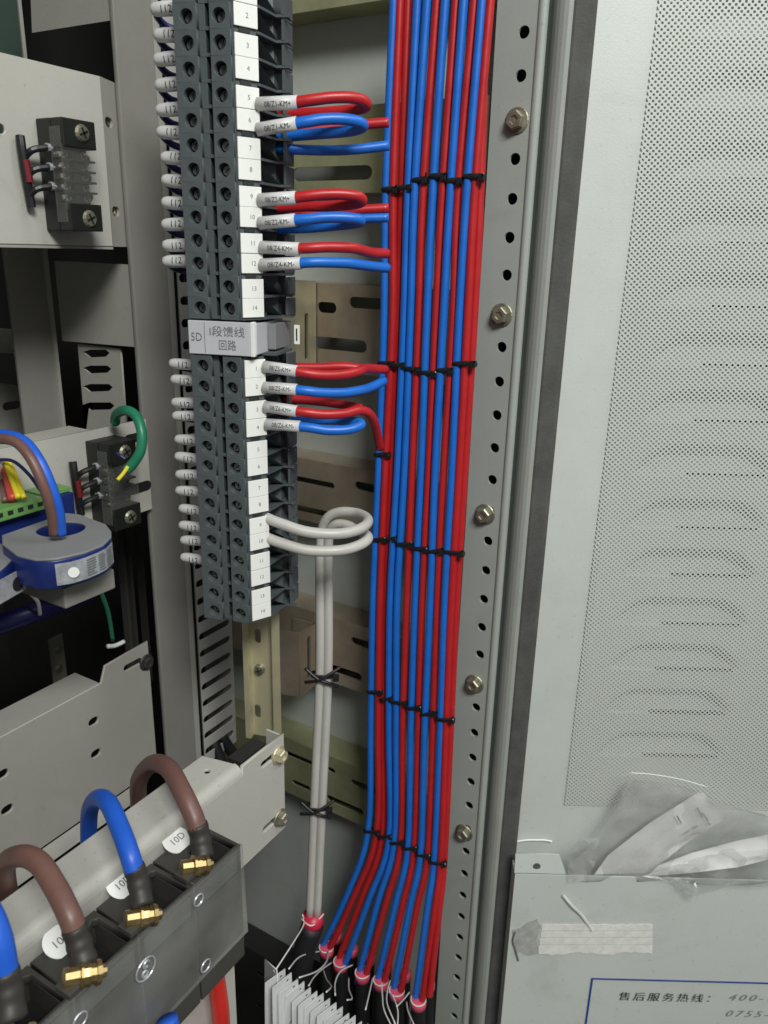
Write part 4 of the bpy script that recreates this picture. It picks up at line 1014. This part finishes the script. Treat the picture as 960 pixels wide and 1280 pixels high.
# thin coloured wires into the connector
wire('signal_wire', [(-10, 578, .40), (8, 576, .395), (20, 596, .385), (30, 622, .372)], .0013, m_yellow, 'outer thin yellow wire entering the green connector', 'thin coloured wires at the connector')
wire('signal_wire', [(-8, 574, .40), (4, 572, .395), (13, 594, .385), (23, 622, .372)], .0015, m_yellow, 'inner thin yellow wire entering the green connector', 'thin coloured wires at the connector')
wire('signal_wire', [(-10, 582, .40), (2, 580, .395), (10, 600, .385), (16, 624, .372)], .0022, m_orange, 'thicker red wire entering the green connector', 'thin coloured wires at the connector')
wire('signal_wire', [(-12, 590, .40), (-3, 592, .395), (3, 608, .385), (6, 626, .372)], .0016, m_brown, 'thin brown wire entering the connector at the picture edge', 'thin coloured wires at the connector')
wire('signal_wire', [(-10, 575, .39), (15, 576, .385), (35, 592, .378), (50, 612, .37)], .0009, m_dblue, 'thin dark wire crossing behind the brown cable', 'thin coloured wires at the connector')
wire('load_cable', [(-30, 556, .36), (-5, 549, .355), (20, 553, .35), (40, 576, .345), (55, 610, .343), (64, 640, .345), (68, 668, .348)], .0024, m_brown, 'brown cable bending down into the ring transformer', 'cables through the ring transformer')
wire('load_cable', [(-20, 545, .365), (5, 544, .36), (30, 552, .355), (50, 578, .349), (65, 612, .347), (73, 640, .348), (76, 668, .350)], .0027, m_cblue, 'blue cable bending down into the ring transformer', 'cables through the ring transformer')
# indigo bar, dark parts below
ib = thing('indigo_bar', 'dark indigo bar crossing the shadow below the transformers', 'bar', PY(50, 765, .40))
a = PY(-30, 790, .40); b = PY(112, 742, .40)
link('bar', tube([a, b], .0062, 12, 0), m_indigo, ib, smooth=True)
link('white_tie', tube([PY(38, 742, .392), PY(47, 752, .390), PY(50, 768, .392)], .0012, 8), m_string, ib, smooth=True)
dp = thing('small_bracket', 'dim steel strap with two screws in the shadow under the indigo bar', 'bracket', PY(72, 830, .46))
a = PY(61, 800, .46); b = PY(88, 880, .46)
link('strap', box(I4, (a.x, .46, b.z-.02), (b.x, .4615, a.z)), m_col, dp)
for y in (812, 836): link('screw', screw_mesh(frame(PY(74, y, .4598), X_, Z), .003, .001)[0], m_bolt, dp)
m_dim = mat('shaded_rail', (.05, .048, .043), .6)  # rail paint darkened, the recess shadow put into its colour
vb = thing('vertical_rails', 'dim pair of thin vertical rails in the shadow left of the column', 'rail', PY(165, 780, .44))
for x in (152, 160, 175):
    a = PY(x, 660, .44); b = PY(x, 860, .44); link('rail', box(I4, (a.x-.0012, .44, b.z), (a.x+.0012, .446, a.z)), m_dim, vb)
sw = thing('small_latch', 'small pale clip at the upper edge of the lower plate', 'clip', PY(142, 806, .40))
link('clip_body', tube([PY(134, 808, .40), PY(144, 807, .40), PY(155, 802, .40)], .0016, 8), m_marker, sw, smooth=True)
# ------------------------------------------------------------------ lower plate
YL = YC - .006
g = lambda a: (PY(a[0], a[1], YL).x, PY(a[0], a[1], YL).z)
lfr = frame(Vector((0, YL, 0)), X_, Z)
ztl = g((100, 868))[1]; zbl = g((160, 985))[1]
xr_ = g((187, 830))[0]
lp = thing('lower_plate', 'wide grey plate with pairs of oval holes behind the power cable arches', 'plate', Vector((xr_, YL, zbl)))
xs_ = g((133, 850))[0]
ov = [slot(g((x, y))[0]-.0012, g((x, y))[1]-.0005, g((x, y))[0]+.0012, g((x, y))[1]-.0005, .0024) for x, y in ((117, 901), (120, 941), (9, 1011), (3, 967))]
ov.append(slot(*g((158, 835)), g((174, 825))[0], g((158, 835))[1], .0019))
link('plate_sheet', sheet(lfr, [(-.2, zbl), (xr_, zbl), (xr_, ztl+.012), (xs_, ztl+.010), (xs_-.004, ztl), (-.2, ztl)], ov, .0018, .0005), m_beam, lp)
link('upper_fold', box(I4, (-.2, YL+.0005, ztl-.0002), (xs_-.006, YL+.022, ztl+.0012)), m_beam, lp)
link('slot_bolt', bolt_mesh(frame(PY(183, 828, YL-.0002), X_, Z), .0042, .003), m_shrink, lp)
link('lower_fold', box(frame(Vector((0, YL, zbl)), X_, Z*.8 - Y_*-.6), (-.2, -.010, .0), (xr_-.02, -.0005, .0015)), m_beam, lp)
# ------------------------------------------------------------------ front angle bracket for the fuse carrier
YK = .245
def K_(px, py, y=YK): p = PY(px, py, y); return (p.x, p.z)
kx1 = K_(355, 917)[0]; kz1 = K_(354, 918)[1]; kz0 = K_(357, 1034)[1]
kfr = frame(Vector((0, YK, 0)), X_, Z)
ka = thing('fuse_carrier_beam', 'cream painted angle beam running behind the fuse switch', 'beam', Vector((kx1, YK, kz0)))
hs = []
for (x, y) in ((336, 950), (338, 1030)):
    a = K_(x, y); hs.append(slot(a[0]-.005, a[1], a[0]+.010, a[1], .0018))
link('front_face', sheet(kfr, [(-.3, kz0), (kx1, kz0), (kx1, kz1), (K_(303, 957)[0], kz1), (K_(303, 957)[0], kz1-.0055), (-.3, kz1-.0055)], hs, .002, .0005), m_lightbeam, ka)
xn = K_(303, 957)[0]
zf = K_(303, 957)[1]
fl_d = .024
link('top_flange', sheet(frame(Vector((0, YK+.0015, kz1-.0004)), X_, Y_), [(-.3, .004), (xn, .004), (xn-.004, fl_d), (-.3, fl_d)], [circ(xn-.013, .012, .0016, 12)], .0018, .0005), m_lightbeam, ka)
RB = .0055
prf = [(YK + RB - RB*cos(a), kz1 - RB + RB*sin(a)) for a in [pi/2*k/8 for k in range(9)]]
prf += [(YK + RB - (RB-.0018)*cos(a), kz1 - RB + (RB-.0018)*sin(a)) for a in [pi/2*k/8 for k in range(8, -1, -1)]]
bm = bmesh.new(); A_ = [bm.verts.new((-.3, y, z)) for y, z in prf]; B_ = [bm.verts.new((xn-.0002, y, z)) for y, z in prf]; n = len(prf)
for i in range(n): bm.faces.new((A_[i], A_[(i+1) % n], B_[(i+1) % n], B_[i]))
bm.faces.new(A_[::-1]); bm.faces.new(B_)
link('rolled_edge', me_of(bm), m_lightbeam, ka)
link('end_return', box(I4, (kx1-.0016, YK+.0022, kz0+.001), (kx1-.0002, YK+.012, kz1-.001)), m_lightbeam, ka)
for (x, y) in ((348, 944), (350, 1022)):
    link('bolt', bolt_mesh(frame(PY(x, y, YK-.0002), X_, Z), .0042, .0042), m_bolt if y > 1000 else m_zinc, ka)
# second thin rail just behind it
YK2 = YK + .052
a = PY(285, 948, YK2)
kr = tag(link('rear_cable_rail', box(I4, (-.3, YK2, a.z-.012), (PY(252, 966, YK2).x, YK2+.012, a.z-.009), .0008), m_lightbeam), 'thin cream rail directly behind the angle beam under the cable arches', 'rail')
# dark block added for the shade in the gap behind the right end
tag(link('shade_gap_block', box(I4, (kx1-.024, YK+.0125, kz1-.03), (kx1-.002, YK+.022, kz1-.010)), m_dark), 'added dark block for the shade between the cream beam and the yellow rail', 'shade block')
# ------------------------------------------------------------------ FUSE SWITCH
zft = K_(250, 1027, YK-.002)[1]
fx1 = K_(250, 1027, YK-.002)[0]
pf = PZ(304, 1057, zft); YFf = pf.y
fx1 = (fx1 + pf.x)/2
pitch_pts = [PZ(x, y, zft) for x, y in ((185, 1075), (113, 1132), (30, 1200))]
pitch = (pitch_pts[0].x - pitch_pts[2].x)/2
print('FUSE', fx1, YFf, pitch, [tuple(p) for p in pitch_pts])
fs = thing('fuse_switch', 'black multi pole fuse switch with smoked cover below the cable arches', 'fuse switch', Vector((fx1-.08, YFf, zft-.07)))
xe_ = [fx1] + [pitch_pts[0].x - pitch*k for k in range(5)]
Yb0, Yb1 = YFf + .002, YK - .0025
for k in range(5):
    xa_, xb_ = xe_[k+1] + .0006, xe_[k] - .0006
    wpx = xb_-xa_; D = Yb1-Yb0
    # top sheet with a pocket for the clamp, housing below
    ph = [(xa_+wpx*.50, Yb0+D*.06), (xb_-wpx*.06, Yb0+D*.06), (xb_-wpx*.06, Yb0+D*.80), (xa_+wpx*.86, Yb0+D*.86), (xa_+wpx*.74, Yb0+D*.78), (xa_+wpx*.62, Yb0+D*.80), (xa_+wpx*.58, Yb0+D*.62), (xa_+wpx*.42, Yb0+D*.62), (xa_+wpx*.42, Yb0+D*.12)]
    po = link('pole_housing', join(sheet(Matrix.Translation((0, 0, zft)), rect(xa_, Yb0, xb_, Yb1), [ph], .004, .0004), box(I4, (xa_, Yb0, zft-.07), (xb_, Yb1, zft-.016)),
              box(I4, (xa_, Yb0, zft-.0158), (xa_+.002, Yb1, zft-.0042)), box(I4, (xb_-.002, Yb0, zft-.0158), (xb_, Yb1, zft-.0042)), box(I4, (xa_+.0021, Yb1-.002, zft-.0158), (xb_-.0021, Yb1, zft-.0042))), m_fuse, fs)
    link('pocket_floor', box(I4, (xa_+.0022, Yb0+.0002, zft-.0157), (xb_-.0022, Yb1-.0022, zft-.0150)), m_fused, po)
# label discs
for px, py, s in ((221, 1053, '10D'), (153, 1108, '10D'), (76, 1180, '10D')):
    p = PZ(px, py, zft+.0006)
    dfrm = frame(p + Z*.0012, X_, Y_*.92 + Z*.38)
    ld = link('label_disc', lathe(dfrm, [(.0072, 0), (.0072, .0005)], 24), m_marker, fs)
    link('lettering', text(dfrm @ Matrix.Translation((.0005, 0, .0007)), s, .0050), m_greyink, ld)
# power cables with shrouds and brass bolts
def fp_(px, py, y=None, z=None): return PZ(px, py, zft if z is None else z)
def power(path, m, shroud, bolt_, lab, r, grp='power cables arching into the fuse switch'):
    pts = [PY(x, y, yy) for x, y, yy in path]
    t = thing('power_cable', lab, 'cable', pts[-1], grp)
    link('jacket', tube(pts, r, 18, 8), m, t, smooth=True)
    if shroud:
        sp_ = [PY(x, y, yy) for x, y, yy in shroud]
        n = len(smoothpath(sp_, 6)); bm = bmesh.new(); sp2 = smoothpath(sp_, 6)
        tube_into(bm, sp2, [r*(1.04 + .05*sin(k*1.3) + .08*k/n) for k in range(len(sp2))], 16); link('heat_shrink', me_of(bm), m_shrink, t, smooth=True)
        p = PY(*bolt_)
        ax = (X_*.8 - Y_*.45 - Z*.25).normalized()
        fr = frame(p, ax.orthogonal(), ax.cross(ax.orthogonal()))
        link('lug', box(frame(p + ax*-.005 - Z*.002, X_, Y_), (-.006, -.004, -.0015), (.003, .004, .001), .0004), m_fuse, t)
        link('brass_nut', lathe(fr @ Matrix.Translation((0, 0, -.004)), [(.0034, -.005), (.0036, 0), (.0050, .0002), (.0050, .0012), (.0041, .0014), (.0044, .0030), (.0044, .0038), (.0036, .0040), (.0036, .0058), (.0045, .0060), (.0043, .0078), (.0024, .0080), (.0022, .0098), (.0016, .0102)], 10), m_brass, t)
rP = .0049
power([(172, 1060, .31), (173, 1010, .312), (174, 975, .30), (190, 955, .282), (210, 960, .262), (228, 990, .242), (241, 1018, .232), (247, 1036, .228)], m_brown, [(246, 1030, .229), (251, 1050, .226), (254, 1072, .222)], (250, 1082, .218), 'brown power cable arching in front of the column, nearest the wall', rP*.96)
power([(112, 1110, .30), (111, 1060, .30), (112, 1015, .29), (122, 998, .272), (136, 1005, .255), (152, 1040, .236), (162, 1068, .226), (168, 1088, .222)], m_cblue, [(167, 1082, .223), (173, 1104, .220), (178, 1132, .215)], (184, 1145, .212), 'blue power cable arching between the two brown ones', rP*.86)
power([(18, 1190, .285), (14, 1140, .285), (6, 1085, .27), (24, 1070, .252), (48, 1078, .238), (70, 1110, .224), (86, 1142, .214), (94, 1164, .210)], m_brown, [(92, 1158, .211), (99, 1180, .208), (106, 1204, .204)], (112, 1217, .200), 'brown power cable arching at the picture edge', rP*.88)
power([(-60, 1110, .24), (-40, 1105, .225), (-16, 1140, .21), (-2, 1175, .203), (6, 1218, .200)], m_cblue, [(5, 1212, .2005), (10, 1240, .198), (14, 1275, .194)], (28, 1300, .19), 'blue power cable cut by the picture edge at lower left', rP*.90)
# smoked cover
cfr = frame(Vector((0, YFf, 0)), X_, Z)
def CF(px, py, off=0): p = PY(px, py, YFf-off); return (p.x, p.z)
zc1 = zft + .0005; zc0 = CF(312, 1163)[1]
cx1 = CF(304, 1057)[0]
cv = link('smoked_cover', sheet(cfr, [(-.3, zc0-.012), (CF(272, 1205)[0], CF(272, 1205)[1]), (CF(311, 1165)[0], zc0), (cx1, zc1), (-.3, zc1)], [circ(*CF(257, 1207), .0028, 14)] if False else (), .0024, .0005), m_acryl, fs)
for px, py, r in ((182, 1211, .0052), (248, 1125, .0028), (257, 1207, .0030), (100, 1275, .0032)):
    p = CF(px, py, .0005); fr = Matrix(cfr) @ Matrix.Translation((p[0], p[1], .0006))
    bm = bmesh.new(); tube_into(bm, [fr @ Vector((r*cos(a), r*sin(a), 0)) for a in [2*pi*k/22 for k in range(22)]], .00045, 6, closed=True)
    rg = link('ring_mark', me_of(bm), m_silver, cv)
    if r > .005:
        for s in (1, -1):
            bm = bmesh.new(); tube_into(bm, smoothpath([fr @ Vector((s*r*.1+r*.35*cos(a)*.8, s*r*.42 + r*.30*sin(a), 0)) for a in [pi*1.6*k/6*s for k in range(7)]], 3), .0006, 6); link('emblem_stroke', me_of(bm), m_silver, rg)
# red cable and blue cable below the cover, support behind
wire('red_cable', [(263, 1175, .31), (268, 1215, .312), (275, 1260, .316), (278, 1310, .32)], .0048, m_redtape, 'thick bright red cable hanging below the smoked cover', cat='cable')
tag(link('blue_cable_end', tube([PY(209, 1274, YFf-.005), PY(213, 1290, YFf-.007), PY(220, 1315, YFf-.010)], .0046, 14), m_cblue, smooth=True), 'thick blue cable end at the bottom under the smoked cover', 'cable')
yk = YK - .004
tag(link('lower_mount_plate', box(I4, (-.2, YK-.003, zft-.30), (PY(292, 1190, YK-.003).x, YK-.001, zft-.0705)), m_lightbeam), 'cream plate edge below the fuse switch behind the red cable', 'plate')
# ------------------------------------------------------------------ plastic bag and papers in the pocket
def crumple(pxs, off, amp, sc, seed, t=0, res=26):
    """sheet of film bounded by a door-plane outline, crumpled out of plane"""
    pts = [DL(x, y, off) for x, y in pxs]
    from mathutils.geometry import delaunay_2d_cdt
    xs = [p[0] for p in pts]; zs = [p[1] for p in pts]
    def inside(x, z):
        c = False; n = len(pts)
        for i in range(n):
            x1, z1 = pts[i]; x2, z2 = pts[i-1]
            if (z1 > z) != (z2 > z) and x < (x2-x1)*(z-z1)/(z2-z1) + x1: c = not c
        return c
    V2 = [Vector(p) for p in pts]; n = len(V2); rnd = random.Random(seed)
    W_, Hh = max(xs)-min(xs), max(zs)-min(zs)
    st = max(W_, Hh)/res
    for i in range(int(W_/st)+1):
        for j in range(int(Hh/st)+1):
            x = min(xs) + (i + rnd.uniform(-.3, .3))*st; z = min(zs) + (j + rnd.uniform(-.3, .3))*st
            if inside(x, z): V2.append(Vector((x, z)))
    vv, ee, ff, *_ = delaunay_2d_cdt(V2, [], [list(range(n))], 1, 1e-6)
    bm = bmesh.new(); vs = []
    for v in vv:
        q = Vector((v.x*sc, v.y*sc, seed*3.1)); 
        h = 1.2*(1-2*abs(noise.noise(q)))*.6 + .35*abs(noise.noise(q*2.1)) + .3
        vs.append(bm.verts.new(fD @ Vector((v.x, v.y, off + amp*h))))
    for f in ff:
        try: bm.faces.new([vs[i] for i in f])
        except Exception: pass
    return me_of(bm)
bag = thing('plastic_bag', 'crumpled clear plastic bag of papers stuffed in the door pocket', 'plastic bag', Q(830, 1040, FD-.02))
link('rear_film', crumple([(783, 964), (835, 968), (880, 980), (905, 996), (975, 1010), (975, 1098), (705, 1094), (722, 1060), (745, 1040)], .004, .010, 28, 3), m_bag, bag, smooth=True)
link('front_film', crumple([(788, 966), (850, 975), (925, 1002), (975, 1020), (975, 1092), (900, 1098), (836, 1095), (770, 1092), (708, 1093), (712, 1068), (738, 1043)], .013, .008, 45, 5), m_bag, bag, smooth=True)
link('film_fold', crumple([(708, 1093), (706, 1060), (722, 1040), (748, 1042), (742, 1070), (730, 1092)], .016, .007, 60, 8, res=14), m_bag, bag, smooth=False)
link('lower_film', crumple([(800, 1090), (880, 1065), (975, 1050), (975, 1098), (905, 1100), (862, 1112), (848, 1104), (838, 1094)], .022, .007, 50, 11, res=20), m_bag, bag, smooth=False)
link('film_corner', crumple([(838, 1092), (866, 1092), (872, 1105), (866, 1118), (856, 1118), (845, 1104)], .021, .006, 120, 14, res=10), m_bag, bag, smooth=False)
edge = [Q(788, 966, FD-.022), Q(815, 968, FD-.0225), Q(850, 974, FD-.023), Q(885, 984, FD-.022)]
link('film_edge', tube(edge, .00032, 6), m_marker, bag, smooth=True)
link('film_edge', tube([Q(788, 966, FD-.022), Q(775, 990, FD-.023), Q(755, 1020, FD-.024), Q(738, 1046, FD-.024)], .0004, 6), m_bag, bag, smooth=True)
m_leaf = mat('white_paper', (.90, .90, .89), .6, noise_s=60, noise_a=.02)
pp_ = thing('folded_paper', 'white folded leaflet with tiny print showing inside the plastic bag', 'paper', Q(830, 1040, FD-.012), 'papers inside the plastic bag')
link('leaf', crumple([(742, 1092), (760, 1068), (812, 1027), (872, 989), (880, 991), (903, 1024), (860, 1052), (810, 1090)], .011, .0012, 20, 21, res=14), m_leaf, pp_, smooth=True)
for (x0, y0, x1, y1) in ((853, 1044, 862, 1038), (866, 1036, 872, 1032), (872, 1010, 878, 1022), (884, 1028, 888, 1031), (846, 1020, 852, 1030), (878, 1016, 885, 1026)):
    link('print_mark', tube([Q(x0, y0, FD-.0145), Q(x1, y1, FD-.0145)], .0005, 5, 0), m_greyink, pp_)
p2 = thing('folded_paper', 'second white paper rolled along the bottom of the plastic bag', 'paper', Q(880, 1075, FD-.015), 'papers inside the plastic bag')
link('leaf', crumple([(808, 1094), (822, 1078), (862, 1062), (920, 1048), (975, 1036), (975, 1066), (920, 1080), (860, 1088)], .018, .003, 35, 31, res=16), m_leaf, p2, smooth=True)
